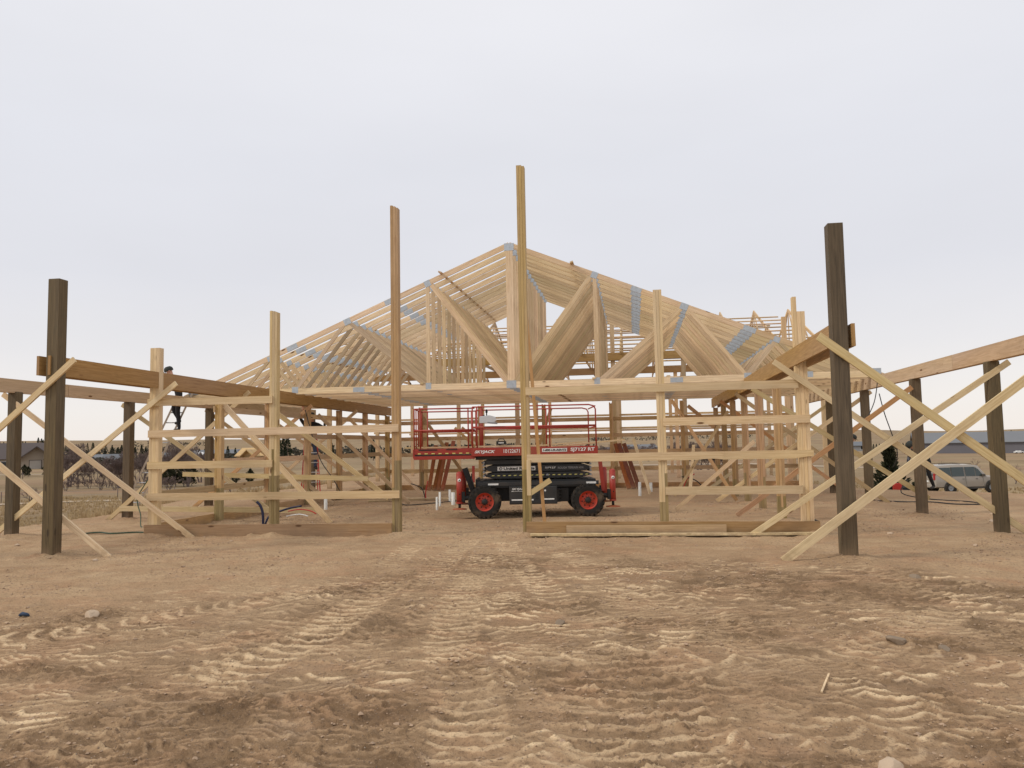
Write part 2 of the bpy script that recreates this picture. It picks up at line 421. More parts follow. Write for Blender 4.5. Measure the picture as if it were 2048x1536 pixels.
def build_ground():
    ys = [-60, -45, -30, -20, -12, -7, -4, -2, -.5]
    y = .6
    while y < 1.9: ys.append(y); y += .09
    while y < 17: ys.append(y); y += max(.0085, y * .0031)
    while y < 60: ys.append(y); y *= 1.0085
    while y < 7000: ys.append(y); y *= 1.035
    Y = np.array(ys)
    u = list(np.arange(-1.02, .66, .0026)); 
    left = []; s = .004; v = u[0]
    while v > -6: v -= s; left.append(v); s *= 1.22
    right = []; s = .004; v = u[-1]
    while v < 6: v += s; right.append(v); s *= 1.22
    U = np.array(left[::-1] + u + right)
    W = np.maximum(Y + .6, 2.6)
    X = W[:, None] * U[None, :]; YY = np.repeat(Y[:, None], len(U), 1)
    z, d = terrain(X, YY)
    # fine relief, only where it can be seen
    near = (1 - sst(13, 34, YY)) * (YY > -3)
    wx = X + .25 * fbm(X * .8, YY * .8, 2, 31); wy = YY + .22 * fbm(X * 1.1, YY * 1.1, 2, 33)
    bnd = 12.6 - 1.35 * np.maximum(-(X + 1.9), 0) - .55 * np.maximum(X + 1.0, 0) + 1.3 * fbm(X * .7, YY * .5, 3, 41)
    bnd = np.maximum(bnd, 7.2)
    busy = 1 - sst(-1.3, 1.1, YY - bnd)                      # churned in front, smoother by the frame
    def waves(th, freq, seed, wp):
        s_ = X * math.sin(th) + YY * math.cos(th)
        uu = X * 2.3 + 1.5 * fbm(X * .3 + seed, YY * .35, 3, seed + 20) + .5 * th * YY; uu = uu - np.floor(uu)
        ph = s_ * freq * .5 + freq * 2.3 * np.log(np.maximum(s_, .1) + 1) - .75 * (2 * uu - 1) ** 2 + wp * fbm(X * .75, YY * .75, 3, seed) + .42 * fbm(X * 3.1, YY * 3.1, 3, seed + 5)
        f = ph - np.floor(ph)
        amp = sst(-.16, .2, fbm(X * 3.6 + seed, YY * 6.0, 3, seed + 9)) * (.65 + .5 * fbm(X * .9, YY * .9, 2, seed + 12))
        return f ** 1.6 * (1 - sst(.84, 1, f)) * amp, sst(.42, .74, f) * (1 - sst(.86, .97, f)) * amp
    m1 = sst(-.15, .15, fbm(X * .5, YY * .6, 2, 61)); m2 = sst(-.1, .2, fbm(X * .6 + 5, YY * .55, 2, 63))
    h1, c1 = waves(.10, 7.2, 301, 2.9); h2, c2 = waves(-.28, 7.8, 317, 2.6); h3, c3 = waves(.36, 8.6, 331, 3.0)
    hw = h1 * m1 + h2 * (1 - m1) * m2 + h3 * (1 - m1) * (1 - m2); cw = c1 * m1 + c2 * (1 - m1) * m2 + c3 * (1 - m1) * (1 - m2)
    crumble = sst(-.12, .34, fbm(X * .8 + 9 + .5 * wx, YY * 1.5, 6, 91, .62))          # loose crumbly ground
    fine = np.maximum(fbm(X * 15, YY * 17, 4, 71, .62), 0) ** 1.2 * .055 + .006 * fbm(X * 42, YY * 42, 2, 73)
    h4, c4 = waves(.05, 14.5, 371, 3.4); h5, c5 = waves(-.45, 13, 383, 3.2); m3 = sst(-.1, .1, fbm(X * 1.1, YY * 1.3, 2, 67)); hf = h4 * m3 + h5 * (1 - m3); cf = c4 * m3 + c5 * (1 - m3)
    h = busy * (hf * .016 * (.4 + .6 * crumble) + hw * .034 * (1 - .55 * crumble) + fine * (.22 + .78 * crumble) + .014 * crumble * fbm(X * 5, YY * 5, 3, 77)) + .008 * fbm(X * 2.2, YY * 2.2, 4, 81) + .035 * fbm(X * .35, YY * .35, 2, 83) * (1 - sst(9, 13, YY)) + .006 * fbm(X * 11, YY * 11, 3, 85) + (1 - busy) * .02 * np.maximum(fbm(X * 5, YY * 5, 3, 87) - .12, 0) * 2
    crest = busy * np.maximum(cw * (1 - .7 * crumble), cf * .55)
    tracks = [
        (((-.6, 1.8), (-.75, 3.0), (-1.0, 4.6), (-1.6, 6.6), (-2.0, 9.0), (-2.4, 13)), .46, .19, 0.036, 1),
        (((-2.3, 1.6), (-2.9, 3.6), (-3.15, 5.4), (-3.0, 7.2), (-2.6, 9.5), (-2.9, 13.5)), .42, .19, 0.029, 2),
        (((-6.6, 5.8), (-5.0, 6.8), (-3.9, 8.4), (-3.4, 10.4), (-3.7, 13)), .4, .19, 0.023, 3),
        (((2.6, 2.2), (1.6, 3.9), (.2, 6.0), (-.8, 8.2), (-1.6, 10.6), (-2.2, 13.2)), .42, .19, 0.025, 5),
        (((4.4, 4.6), (2.4, 6.2), (.6, 7.8), (-.4, 9.4), (-1.1, 12)), .4, .19, 0.020, 6),
        (((.9, 1.6), (.5, 2.8), (.55, 4.2), (1.3, 6), (2.9, 8)), .44, .19, 0.031, 7),
        (((.1, 3.4), (-.05, 4.4), (-.1, 5.3), (-.3, 6.3)), 1.0, .21, .05, 12),
        (((-2.9, 5.2), (-2.75, 6.5), (-2.9, 8.2), (-3.0, 9.6)), .5, .2, .04, 13),
    ]
    for bx, by in [(-9.17, 11.3), (2.8, 11.3), (-9.27, 14.15), (-6.8, 14.15), (-4.385, 14.15), (-1.955, 14.15), (.47, 14.15), (2.87, 14.15)] + [(q, yy) for q in (-12.25, 5.86) for yy in (14.0, 17.6, 21.3)] + [(q, yy) for q in (-9.3, 2.88) for yy in (16.6, 19.02, 21.45)]:
        dd = np.hypot(X - bx, YY - by) * (1 + .35 * fbm(X * 4, YY * 4, 2, 141)); h += .07 * np.exp(-(dd / .26) ** 2) + .03 * np.exp(-((dd - .3) / .18) ** 2) * np.maximum(fbm(X * 9, YY * 9, 2, 143) + .3, 0)
    for path, wd, pt, am, sd_ in tracks:
        a_, c_ = lugs(X, YY, path, wd, pt, am, sd_)
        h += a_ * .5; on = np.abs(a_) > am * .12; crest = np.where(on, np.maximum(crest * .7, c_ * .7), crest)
    z = z + h * near
    cr = .47 - .17 * busy * (1 - cw) + crest * .66 - crumble * busy * .15 * (1 - crest) - busy * .1 * np.maximum(fbm(X * 12, YY * 12, 3, 151), 0) + .09 * fbm(X * 3.2, YY * 5.2, 3, 95) + (1 - busy) * .04  # tone follows the relief: crests lightened, gaps darkened like shade; crumbly soil darker
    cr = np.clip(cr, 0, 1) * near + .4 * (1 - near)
    gm = sst(.4, 3.2, d + 1.2 * fbm(X * .5, YY * .5, 3, 99))
    # bare earth ring on the right of the pad and around the parked car
    V = np.stack([X.ravel(), YY.ravel(), z.ravel()], 1)
    ny, nx = X.shape
    i = np.arange(ny * nx).reshape(ny, nx)
    F = np.stack([i[:-1, :-1].ravel(), i[:-1, 1:].ravel(), i[1:, 1:].ravel(), i[1:, :-1].ravel()], 1)
    me = bpy.data.meshes.new('ground')
    me.vertices.add(len(V)); me.vertices.foreach_set('co', V.astype(np.float32).ravel())
    me.loops.add(F.size); me.loops.foreach_set('vertex_index', F.ravel().astype(np.int32))
    me.polygons.add(len(F)); me.polygons.foreach_set('loop_start', np.arange(0, F.size, 4, dtype=np.int32)); me.polygons.foreach_set('loop_total', np.full(len(F), 4, dtype=np.int32))
    me.update(calc_edges=True); me.polygons.foreach_set('use_smooth', np.ones(len(F), bool))
    for nm, arr in (('crust_shade', cr), ('grass', gm)):
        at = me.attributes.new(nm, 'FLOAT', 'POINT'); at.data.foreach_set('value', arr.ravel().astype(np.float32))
    me.materials.append(MT['ground'])
    o = bpy.data.objects.new('ground', me); C.link(o); o['kind'] = 'structure'
build_ground()
def gz(x, y): return float(terrain(x, y)[0])

# ------------------------------------------------------------------ the pole barn frame (one thing)
XL, XR, XOL, XOR = -9.3, 2.88, -12.25, 5.86
YF, YB, YP = 14.15, 28.85, 11.3
ZB0, ZB1 = 2.83, 3.12
barn = empty('pole_barn_frame', (-3.2, 20, 0), 0, 'open timber pole barn frame with a row of roof trusses on the bare dirt', 'barn frame')
off = Vector((3.2, -20, 0))
def part(mb, name, mats, **k):
    o = mb.build(name, mats, barn, **k); o.location = off; return o
def ply_post(x, y, top, tops=None, w=.135, dth=.14, treat=1.05, base=-.06, mats=('pine', 'treated_light')):
    mb = MB(); n = 3; tw = w / n
    tops = tops or [0, random.uniform(-.04, 0), random.uniform(-.02, .0)]
    for k in range(n):
        cx = x - w / 2 + tw * (k + .5)
        sp = treat + random.choice([0, .28, -.22]) if treat else None
        mb.board((cx, y + random.uniform(-.004, .004), base), (cx, y, top + tops[k]), tw - .003, dth, (0, 1, 0), 0, 1, sp - base if treat else None)
    return part(mb, 'post', [MT[q] for q in mats])
def solid_post(x, y, top, s=.19, base=-.08, name='post', lean=(0, 0)):
    mb = MB(); mb.board((x, y, base), (x + lean[0], y + lean[1], top), s, s, (0, 1, 0))
    return part(mb, name, MT['treated'], bevel=.008)
# porch corner posts
solid_post(-9.17, 11.3, 4.44, .2); solid_post(2.8, 11.3, 4.60, .205, lean=(.02, 0))
# front wall posts
ply_post(-9.27, YF, 3.66, [0, 0, -.0], w=.2, treat=0)
ply_post(-6.8, YF, 4.29, [0, -.01, -.03], treat=1.35, w=.15)
ply_post(-4.385, YF, 6.2, [0, -.02, -.05], w=.15, treat=1.1, mats=('post_tan', 'treated_light'))
ply_post(-1.955, YF, 6.8, [.0, .0, -.02], w=.15, treat=.9, mats=('post_gold', 'treated_light'))
ply_post(.47, YF, 4.34, [0, 0, 0], w=.15, treat=.8)
ply_post(2.87, YF, 3.84, [.26, 0, 0], w=.2, treat=0)
# inner wall posts, both sides
for k, yy in enumerate((16.6, 19.02, 21.45, 23.9, 26.35, YB)):
    ply_post(XL, yy, 2.82, w=.16, treat=.5, mats=('old_post', 'treated_light'))
    ply_post(XR, yy, 2.82, w=.16, treat=.5, mats=('old_post', 'treated_light'))
# outer posts
for yy in (14.0, 17.6, 21.3, 25.0, 28.7):
    solid_post(XOL, yy, 2.85 if yy > 15 else 2.87, .185); solid_post(XOR, yy, 2.85, .185)
solid_post(XOL - .02, 10.4, 2.85, .185); solid_post(XOR + .02, 10.4, 2.85, .185)
# back wall posts
for xx in (-7.98, -5.7, -3.3, -.83, 1.7):
    ply_post(xx, YB, 3.1, w=.14, treat=.4, mats=('old_post', 'treated_light'))
# girts of the front wall
def girt(x0, x1, top, y=YF - .09, w=.14, t_=.038, m='pine', name='girt', z1=None):
    mb = MB(); mb.board((x0, y, top - w / 2), (x1, y, (z1 if z1 is not None else top) - w / 2), w, t_, (0, 1, 0)); return part(mb, name, MT[m])
girt(-9.39, -6.80, 2.655, z1=2.645); girt(-9.37, -4.32, 2.04, z1=2.05); girt(-9.38, -6.80, 1.43); girt(-9.38, -4.31, .82, z1=.83)
girt(-1.93, 2.80, 2.655, z1=2.65); girt(.50, 2.97, 2.05); girt(.50, 2.80, .845)
# the girt with the wavy bark edge
mb = MB(); n = 46; x0, x1 = -1.93, 3.0
for k in range(n + 1):
    x = x0 + (x1 - x0) * k / n
    wv = 0 if x < 1.0 else .035 * max(0, math.sin((x - 1.0) * 7.3) * .6 + math.sin((x - 1) * 3.1 + 1) * .5) * min(1, (x - 1) * 2)
    for yy in (YF - .109, YF - .071):
        mb.v.append((x, yy, 1.305 + wv)); mb.v.append((x, yy, 1.447))
for k in range(n):
    a_, b_ = 4 * k, 4 * k + 4; u0, u1 = (x1 - x0) * k / n + 3, (x1 - x0) * (k + 1) / n + 3
    for q, vv in (((a_, b_, b_ + 1, a_ + 1), (0, .14)), ((a_ + 1, b_ + 1, b_ + 3, a_ + 3), (.14, .18)), ((a_ + 3, b_ + 3, b_ + 2, a_ + 2), (.18, .32)), ((a_ + 2, b_ + 2, b_, a_), (.32, .36))):
        mb.face(list(q), [(u0, vv[0]), (u1, vv[0]), (u1, vv[1]), (u0, vv[1])], 1 if vv[0] == .32 else 0)
mb.face([0, 1, 3, 2]); e = 4 * n; mb.face([e, e + 2, e + 3, e + 1])
part(mb, 'girt', [MT['pine'], MT['cedar']], fix=True)
# splash boards
mb = MB(); mb.board((-9.42, YF - .095, .1), (-4.46, YF - .095, .115), .235, .038, (0, 1, 0)); part(mb, 'splash_board', MT['splash'])
mb = MB(); mb.board((-1.96, YF - .095, .135), (3.05, YF - .095, .125), .235, .038, (0, 1, 0)); part(mb, 'splash_board', MT['splash'])
mb = MB(); mb.board((3.03, YF - .06, .125), (3.03, YF + .5, .13), .235, .038, (1, 0, 0)); part(mb, 'splash_board', MT['treated'])
mb = MB(); mb.board((XL - .09, 14.2, .1), (XL - .09, YB, .1), .235, .038, (1, 0, 0)); part(mb, 'splash_board', MT['splash'])
mb = MB(); mb.board((-9.4, YB + .09, .06), (5.9, YB + .09, .06), .24, .038, (0, 1, 0)); part(mb, 'splash_board', MT['pine_red'])
# girts of the left inner wall and the back wall
for zt in (.85, 1.44, 2.05, 2.63):
    mb = MB(); mb.board((XL - .085, 14.2 if zt < 1 else 16.5, zt - .07), (XL - .085, 21.5, zt - .07), .14, .038, (1, 0, 0)); part(mb, 'girt', MT['pine_shade'])
    mb = MB(); mb.board((XL - .085, 21.53, zt - .07), (XL - .085, YB, zt - .065), .14, .038, (1, 0, 0)); part(mb, 'girt', MT['pine_shade'])
for zt in (.77, 1.38, 1.98, 2.58):
    for a_, b_ in ((-9.45, -3.31), (-3.29, 1.69), (1.71, 5.95)):
        mb = MB(); mb.board((a_, YB + .09, zt - .07), (b_, YB + .09, zt - .07 + random.uniform(-.01, .01)), .14, .038, (0, 1, 0)); part(mb, 'girt', MT['pine_shade'])
# carrying beams
for xx in (XL + .1, XL - .1, XR - .1, XR + .1):
    mb = MB()
    y0 = YP + .09 if abs(xx - XL) == .1 and xx > XL or (xx < XR and xx > 0) else YP - .12
    z = (ZB0 + ZB1) / 2 + .0
    zz = .10 if y0 > YP else .06
    mb.board((xx, y0, z + zz), (xx, YB + .12, z), .31, .045, (1, 0, 0)); part(mb, 'carrying_beam', MT['glulam'])
for xx in (XOL, XOR):
    for dx in (-.045, .0, .045):
        for a_, b_ in ((9.5, 15.4), (15.41, 21.3), (21.31, 28.9)):
            if dx != 0 and False: continue
            mb = MB(); mb.board((xx + dx, a_, 2.985), (xx + dx, b_, 2.985), .27, .042, (1, 0, 0)); part(mb, 'outer_beam', MT['outer_beam'])
# cross braces in the wings
def brace(p0, p1, y, w=.1, m='pine', name='brace', t_=.038):
    mb = MB(); mb.board((p0[0], y, p0[1]), (p1[0], y, p1[1]), w, t_, (0, 1, 0)); return part(mb, name, MT[m])
brace((-8.74, 3.11), (-12.6, -.03), 11.17, .095); brace((-12.5, 3.1), (-8.24, -.03), 11.42, .095)
brace((2.52, 3.03), (6.4, -.1), 11.17, .115); brace((1.92, .0), (6.3, 3.28), 11.12, .115)
brace((-12.47, 2.83), (-8.32, -.03), 13.93, .1); brace((-8.74, 2.94), (-12.8, -.10), 13.975, .1)
brace((2.40, 2.97), (6.45, -.1), 14.0, .1); brace((6.1, 2.83), (1.9, .02), 13.92, .1)
brace((-12.53, 2.8), (-8.5, .1), 17.72, .1); brace((-9.03, 3.0), (-12.78, -.1), 17.46, .1)
brace((2.56, 2.75), (6.05, .34), 17.72, .1); brace((5.75, 2.67), (2.1, .03), 17.46, .1, 'pine_red')
for yy in (21.3, 25.0):
    for s_, bx, ox in ((1, XL, XOL), (1, XR, XOR)):
        sg_ = 1 if ox < bx else -1
        brace((ox - sg_ * .2, 2.82), (bx + sg_ * .8, .05), yy + .12, .1, random.choice(['pine', 'pine_shade']))
        brace((bx + sg_ * .25, 2.85), (ox - sg_ * .45, -.05), yy - .14, .1, random.choice(['pine', 'pine_shade', 'pine_red']))
brace((-9.25, 2.70), (-6.66, -.02), 16.62, .12); brace((-9.07, 2.55), (-6.1, .36), 19.0, .12); brace((-9.0, 2.6), (-6.3, .04), 21.5, .1, 'pine_shade'); brace((-9.0, 2.6), (-6.5, .04), 23.9, .1, 'pine_shade')
brace((-11.6, 1.03), (-6.6, .85), 18.9, .12); brace((-12.0, .31), (-7.02, .235), 16.95, .12)
brace((1.0, 2.75), (2.6, .05), 21.5, .09, 'pine_red'); brace((2.75, 1.6), (.9, .03), 19.0, .09, 'pine_shade'); brace((2.75, 2.5), (1.1, .03), 23.9, .09, 'pine_shade')
brace((-8.0, 2.95), (-5.9, .05), YB - .25, .12, 'old_post'); brace((-6.6, 2.3), (-4.2, .02), YB - .3, .1, 'old_post'); brace((-6.3, 2.3), (-4.0, .05), YB - .45, .1, 'old_post')
brace((1.9, 2.9), (2.8, 2.1), YB - .2, .13, 'old_post'); brace((-3.0, 2.95), (-3.7, .9), YB - .2, .11, 'old_post')
# a long thin brace nailed to the tall middle post, with its cleat
brace((-2.03, 4.54), (-1.73, .12), 14.9, .06, 'pine_red', t_=.038); brace((-2.0, .70), (-1.60, .95), 14.86, .1, 'pine')
mb = MB(); mb.board((-1.9, 14.03, 1.35), (-1.9, 14.03, .72), .07, .03, (0, 1, 0)); part(mb, 'brace', MT['pine'])
# roof trusses -------------------------------------------------------------
CX = -3.17
TN = dict(apex=(0, 7.03), t1=(2.25, 6.10), t2=(4.52, 5.16), t3=(6.77, 4.22), heel=(9.22, 3.22), b0=(0, 3.2), b1=(2.27, 3.2), b2=(6.03, 3.2), b3=(7.54, 3.2))
slope = (7.03 - 3.22) / 9.22
def topz(x): return 7.03 - abs(x) * slope
def truss():
    tr = MB()
    for s_ in (-1, 1):
        pts = [0, 3.32, 6.12, 9.32]
        for a_, b_ in zip(pts[:-1], pts[1:]):
            tr.board((CX + s_ * a_, 0, topz(a_) - .07), (CX + s_ * b_, 0, topz(b_) - .07), .138, .038, (0, 1, 0))
    root = part(tr, 'roof_truss', MT['pine_truss'])
    def sub(mb, nm, m_): o = mb.build(nm, m_, root); return o
    bc = MB(); xs = (-9.3, -4.2, 0.9 if False else -.0, 4.27, 9.3)
    for a_, b_ in ((-9.2, -4.2), (-4.2, 4.27), (4.27, 9.2)):
        bc.board((CX + a_, 0, 3.205), (CX + b_, 0, 3.205), .165, .038, (0, 1, 0))
    sub(bc, 'bottom_chord', MT['pine_truss'])
    webs = [((0, 3.27), (0, 6.88), .19)]
    for s_ in (-1, 1):
        webs += [((s_ * .12, 3.28), (s_ * 2.14, 5.98), .125), ((s_ * 2.25, 3.28), (s_ * 2.25, 5.98), .1), ((s_ * 2.36, 3.28), (s_ * 4.44, 5.03), .11),
                 ((s_ * 5.98, 3.28), (s_ * 4.6, 5.03), .1), ((s_ * 6.08, 3.28), (s_ * 6.72, 4.08), .1), ((s_ * 7.5, 3.28), (s_ * 6.82, 4.08), .09)]
    for a_, b_, wd in webs:
        wb = MB(); wb.board((CX + a_[0], 0, a_[1]), (CX + b_[0], 0, b_[1]), wd, .036, (0, 1, 0)); sub(wb, 'web', MT['pine_truss'])
    plates = [(0, 6.9, .26, .2, 0), (0, 3.22, .26, .2, 0), (-4.2, 3.2, .32, .13, 0), (4.27, 3.2, .32, .13, 0)]
    for s_ in (-1, 1):
        an = -s_ * math.atan(slope)
        plates += [(s_ * 2.25, 6.02, .17, .17, an), (s_ * 2.25, 3.24, .15, .17, 0), (s_ * 4.52, 5.08, .2, .17, an), (s_ * 6.03, 3.24, .18, .17, 0),
                   (s_ * 6.77, 4.14, .16, .14, an), (s_ * 7.53, 3.24, .14, .14, 0), (s_ * 3.32, topz(3.32) - .075, .28, .135, an), (s_ * 6.12, topz(6.12) - .075, .32, .135, an), (s_ * 9.05, 3.27, .3, .14, 0)]
    for x, z, pw, ph, an in plates:
        pb = MB()
        for sy in (-1, 1):
            c_, s2 = math.cos(an) * pw / 2, math.sin(an) * pw / 2
            pb.board((CX + x - c_, sy * .0205, z - s2), (CX + x + c_, sy * .0205, z + s2), ph, .002, (0, 1, 0))
        sub(pb, 'gusset_plate', MT['galv'])
    return root
tr0 = truss()
for k in range(14):
    tr = tr0 if k == 0 else copy_tree(tr0, barn)
    tr.location = off + Vector((random.uniform(-.012, .012) if k else 0, 20.4 + .61 * k, random.uniform(-.008, .008) if k else 0))
for x in (-5.03, -1.5):
    mb = MB(); z = topz(x - CX) + .02
    mb.board((x, 20.2, z), (x, 28.5, z), .09, .038, (.38 * (1 if x < CX else -1), 0, 1)); part(mb, 'roof_tie', MT['pine_shade'])
for x, z, y0, y1 in ((-5.6, 3.31, 20.35, 25), (-1.0, 3.31, 20.35, 28.4), (.9, 3.31, 20.4, 27)):
    mb = MB(); mb.board((x, y0, z), (x, y1, z), .09, .038, (0, 0, 1)); part(mb, 'roof_tie', MT['pine'])

# ------------------------------------------------------------------ scissor lift
def text_part(s, name, loc, width, m, parent, height=None, bold=.0, rot=0, shear=0):
    cu = bpy.data.curves.new(name, 'FONT'); cu.body = s; cu.size = 1; cu.extrude = .01; cu.offset = bold; cu.shear = shear; cu.align_x = 'CENTER'; cu.align_y = 'CENTER'
    cu.resolution_u = 3
    to = bpy.data.objects.new(name + '_tmp', cu); C.link(to)
    bpy.context.view_layer.update()
    me = bpy.data.meshes.new_from_object(to.evaluated_get(bpy.context.evaluated_depsgraph_get()))
    bpy.data.objects.remove(to); bpy.data.curves.remove(cu)
    xs = [v.co.x for v in me.vertices]; ys = [v.co.y for v in me.vertices]
    kx = width / (max(xs) - min(xs)); ky = (height / (max(ys) - min(ys))) if height else kx
    cx_, cy_ = (max(xs) + min(xs)) / 2, (max(ys) + min(ys)) / 2
    for v in me.vertices:
        x, y, z = v.co; v.co = ((x - cx_) * kx, -z * .15, (y - cy_) * ky)
    me.materials.clear(); me.materials.append(m)
    o = bpy.data.objects.new(name, me); C.link(o); o.parent = parent; o.location = loc; o.rotation_euler = (0, rot, 0)
    return o

LR = R(8.9)
lift = empty('scissor_lift', (-2.2 - .93 * math.sin(LR), 17.44 + .93 * math.cos(LR), 0), LR,
             'red and black rough terrain scissor lift parked under the roof trusses', 'scissor lift')
def lp(mb, name, m_, parent=None, **k): return mb.build(name, m_, parent or lift, **k)
red, blk, drk = MT['lift_red'], MT['lift_black'], MT['lift_dark']
# chassis
mb = MB(); mb.box(-1.34, 1.36, -.62, .62, .66, .83); mb.box(-1.2, 1.25, -.3, .3, .34, .66); mb.box(-1.36, -1.30, -.64, .64, .62, .86); mb.box(-1.30, 1.40, -.86, -.80, .715, .80); mb.box(-1.3, 1.4, .80, .86, .715, .80)
mb.box(-1.2, -1.1, -.8, .8, .72, .79); mb.box(1.15, 1.25, -.8, .8, .72, .79)
lp(mb, 'chassis', drk, bevel=.006)
mb = MB()
for x in (-1.15, 1.15):
    mb.tube([(x, -.72, .37), (x, .72, .37)], .07, 10)
    mb.lathe([(0, -.14), (.13, -.1), (.16, 0), (.13, .1), (0, .14)], (x, .05, .37), 'Y', 14)
lp(mb, 'axle', blk)
# control cabinets on the side, with doors
for sy in (-1, 1):
    mb = MB(); y0, y1 = sorted((sy * .62, sy * .86)); mb.box(-.60, .47, y0, y1, .30, .70)
    cab = lp(mb, 'side_cabinet', drk, bevel=.012)
    for a_, b_ in ((-.58, .115), (.135, .45)):
        mb = MB(); ye = sy * .868; mb.box(a_ + .012, b_, min(ye, ye - sy * .015), max(ye, ye - sy * .015), .315, .685); dr = lp(mb, 'cabinet_door', drk, cab, bevel=.006)
    if sy < 0:
        mb = MB(); mb.tube([(.20, -.885, .60), (.20, -.865, .60)], .022, 12); lp(mb, 'latch', MT['white_paint'], cab)
        mb = MB(); mb.box(-.235, -.16, -.874, -.869, .50, .58); mb.box(-.04, -.01, -.874, -.869, .59, .68); lp(mb, 'decal', MT['white_paint'], cab)
        mb = MB(); mb.box(-.55, -.06, -.874, -.869, .385, .415); mb.box(.12, .40, -.874, -.869, .395, .425); lp(mb, 'decal', MT['white_paint'], cab)
        text_part('SKYJACK', 'lettering', (-.37, -.872, .635), .34, MT['white_paint'], cab, .055, .02, 0, .25)
        mb = MB(); mb.box(-.55, -.50, -.874, -.869, .585, .597); mb.box(-.49, -.2, -.874, -.869, .588, .594); lp(mb, 'decal', MT['white_paint'], cab)
        mb = MB()
        for z in (.42, .46, .5): mb.box(-.02, .05, -.874, -.869, z, z + .015)
        lp(mb, 'vent', blk, cab)
# hydraulic valves between box and front wheel
mb = MB(); mb.box(.5, .74, -.6, -.2, .33, .64)
for z in (.36, .44, .52, .6): mb.tube([(.5, -.7, z), (.56, -.7, z)], .03, 8)
mb.box(.47, .52, -.74, -.6, .33, .64); lp(mb, 'pump_block', blk)
# wheels
def wheel(x, y, out):
    mb = MB(); R_, wd = .372, .145
    prof = [(.205, -wd), (.235, -wd * 1.02), (.30, -wd * 1.1), (.345, -wd), (.352, -wd * .9), (.352, wd * .9), (.345, wd), (.30, wd * 1.1), (.235, wd * 1.02), (.205, wd)]
    mb.lathe(prof, (0, 0, 0), 'Y', 48)
    for k in range(22):                                           # tread lugs
        for sy in (-1, 1):
            a = 2 * math.pi * (k + (.5 if sy > 0 else 0)) / 22
            c_, s_ = math.cos(a), math.sin(a); t_ = Vector((-s_, 0, c_)); r_ = Vector((c_, 0, s_))
            p0 = r_ * .355 + Vector((0, sy * .005, 0)) - t_ * .02; p1 = r_ * .352 + Vector((0, sy * wd * 1.02, 0)) + t_ * .03
            mb.board(p0, p1, .05, .03, tuple(r_))
            mb.board(r_ * .325 + Vector((0, sy * wd * 1.04, 0)) + t_ * .03, r_ * .365 + Vector((0, sy * wd * 1.0, 0)) + t_ * .03, .05, .03, (0, 1, 0))
    t_ = mb.build('wheel', MT['tyre'], lift); t_.location = (x, y, .372)
    mb = MB(); o = out
    mb.lathe([(.205, -.1), (.212, .132 * o), (.196, .138 * o), (.180, .10 * o), (.165, .075 * o), (.12, .07 * o), (.105, .085 * o), (.0, .085 * o)], (0, 0, 0), 'Y', 40)
    rim = mb.build('rim', MT['rim_red'], t_)
    mb = MB()
    for k in range(8):
        a = 2 * math.pi * k / 8 + .2; mb.lathe([(.0, .004 * o), (.016, .004 * o), (.016, 0)], (.135 * math.cos(a), .0745 * o, .135 * math.sin(a)), 'Y', 10)
    mb.lathe([(.07, .08 * o), (.068, .12 * o), (.05, .135 * o), (.0, .137 * o)], (0, 0, 0), 'Y', 20)
    for k in range(9):
        a = 2 * math.pi * k / 9; mb.lathe([(.009, .084 * o), (.009, .1 * o), (0, .1 * o)], (.088 * math.cos(a), 0, .088 * math.sin(a)), 'Y', 6)
    mb.build('hub', MT['lift_black'], t_)
    return t_
for x in (-1.15, 1.15):
    wheel(x, -.80, -1); wheel(x, .80, 1)
# scissor stack: folded pairs of arms
def arm_poly(x0, x1, z0, z1, c):
    return [(x0 + c, z0), (x1 - c, z0), (x1, z0 + (z1 - z0) * .35), (x1, z1 - (z1 - z0) * .35), (x1 - c, z1), (x0 + c, z1), (x0, z1 - (z1 - z0) * .35), (x0, z0 + (z1 - z0) * .35)]
for z0, z1, a_, b_, c_ in ((1.185, 1.285, -1.22, 1.30, .12), (1.015, 1.165, -1.13, 1.27, .16), (.865, 1.0, -1.13, 1.22, .2)):
    for ys in ((-.58, -.50), (.50, .58), (-.46, -.40), (.40, .46)):
        mb = MB(); mb.prism(arm_poly(a_ + (0 if abs(ys[0]) > .47 else .07), b_, z0, z1, c_), *ys); lp(mb, 'scissor_arm', drk, bevel=.005, fix=True)
mb = MB(); mb.box(-1.35, 1.36, -.62, .62, 1.30, 1.375); lp(mb, 'deck_frame', drk, bevel=.006)
for z in (.93, 1.02, 1.09, 1.17, 1.235):
    for x in (-1.17, 1.25):
        mb = MB(); mb.tube([(x, -.62, z), (x, .62, z)], .026, 10); lp(mb, 'pivot_pin', MT['steel_grey'])
for z in (.93, 1.09, 1.235):
    mb = MB(); mb.lathe([(.0, -.012), (.032, -.012), (.036, 0)], (.0 - (.10 if z > 1.2 else -.27), -.585, z), 'Y', 14); lp(mb, 'pivot_cap', MT['steel_grey'])
mb = MB()
for k in range(18):
    x = -1.0 + .125 * k
    if k % 1 == 0: mb.v += [(x, -.583, .925), (x + .06, -.583, .925), (x + .08, -.583, .945), (x + .02, -.583, .945), (x, -.5805, .925), (x + .06, -.5805, .925), (x + .08, -.5805, .945), (x + .02, -.5805, .945)]; b0 = len(mb.v) - 8; mb.face([b0, b0 + 1, b0 + 2, b0 + 3]); mb.face([b0, b0 + 4, b0 + 5, b0 + 1]); mb.face([b0 + 3, b0 + 2, b0 + 6, b0 + 7])
lp(mb, 'hazard_marking', MT['hazard_yellow'])
mb = MB(); mb.box(-.86, .0, -.5865, -.581, 1.045, 1.135); sgn = lp(mb, 'rental_plate', MT['white_paint'])
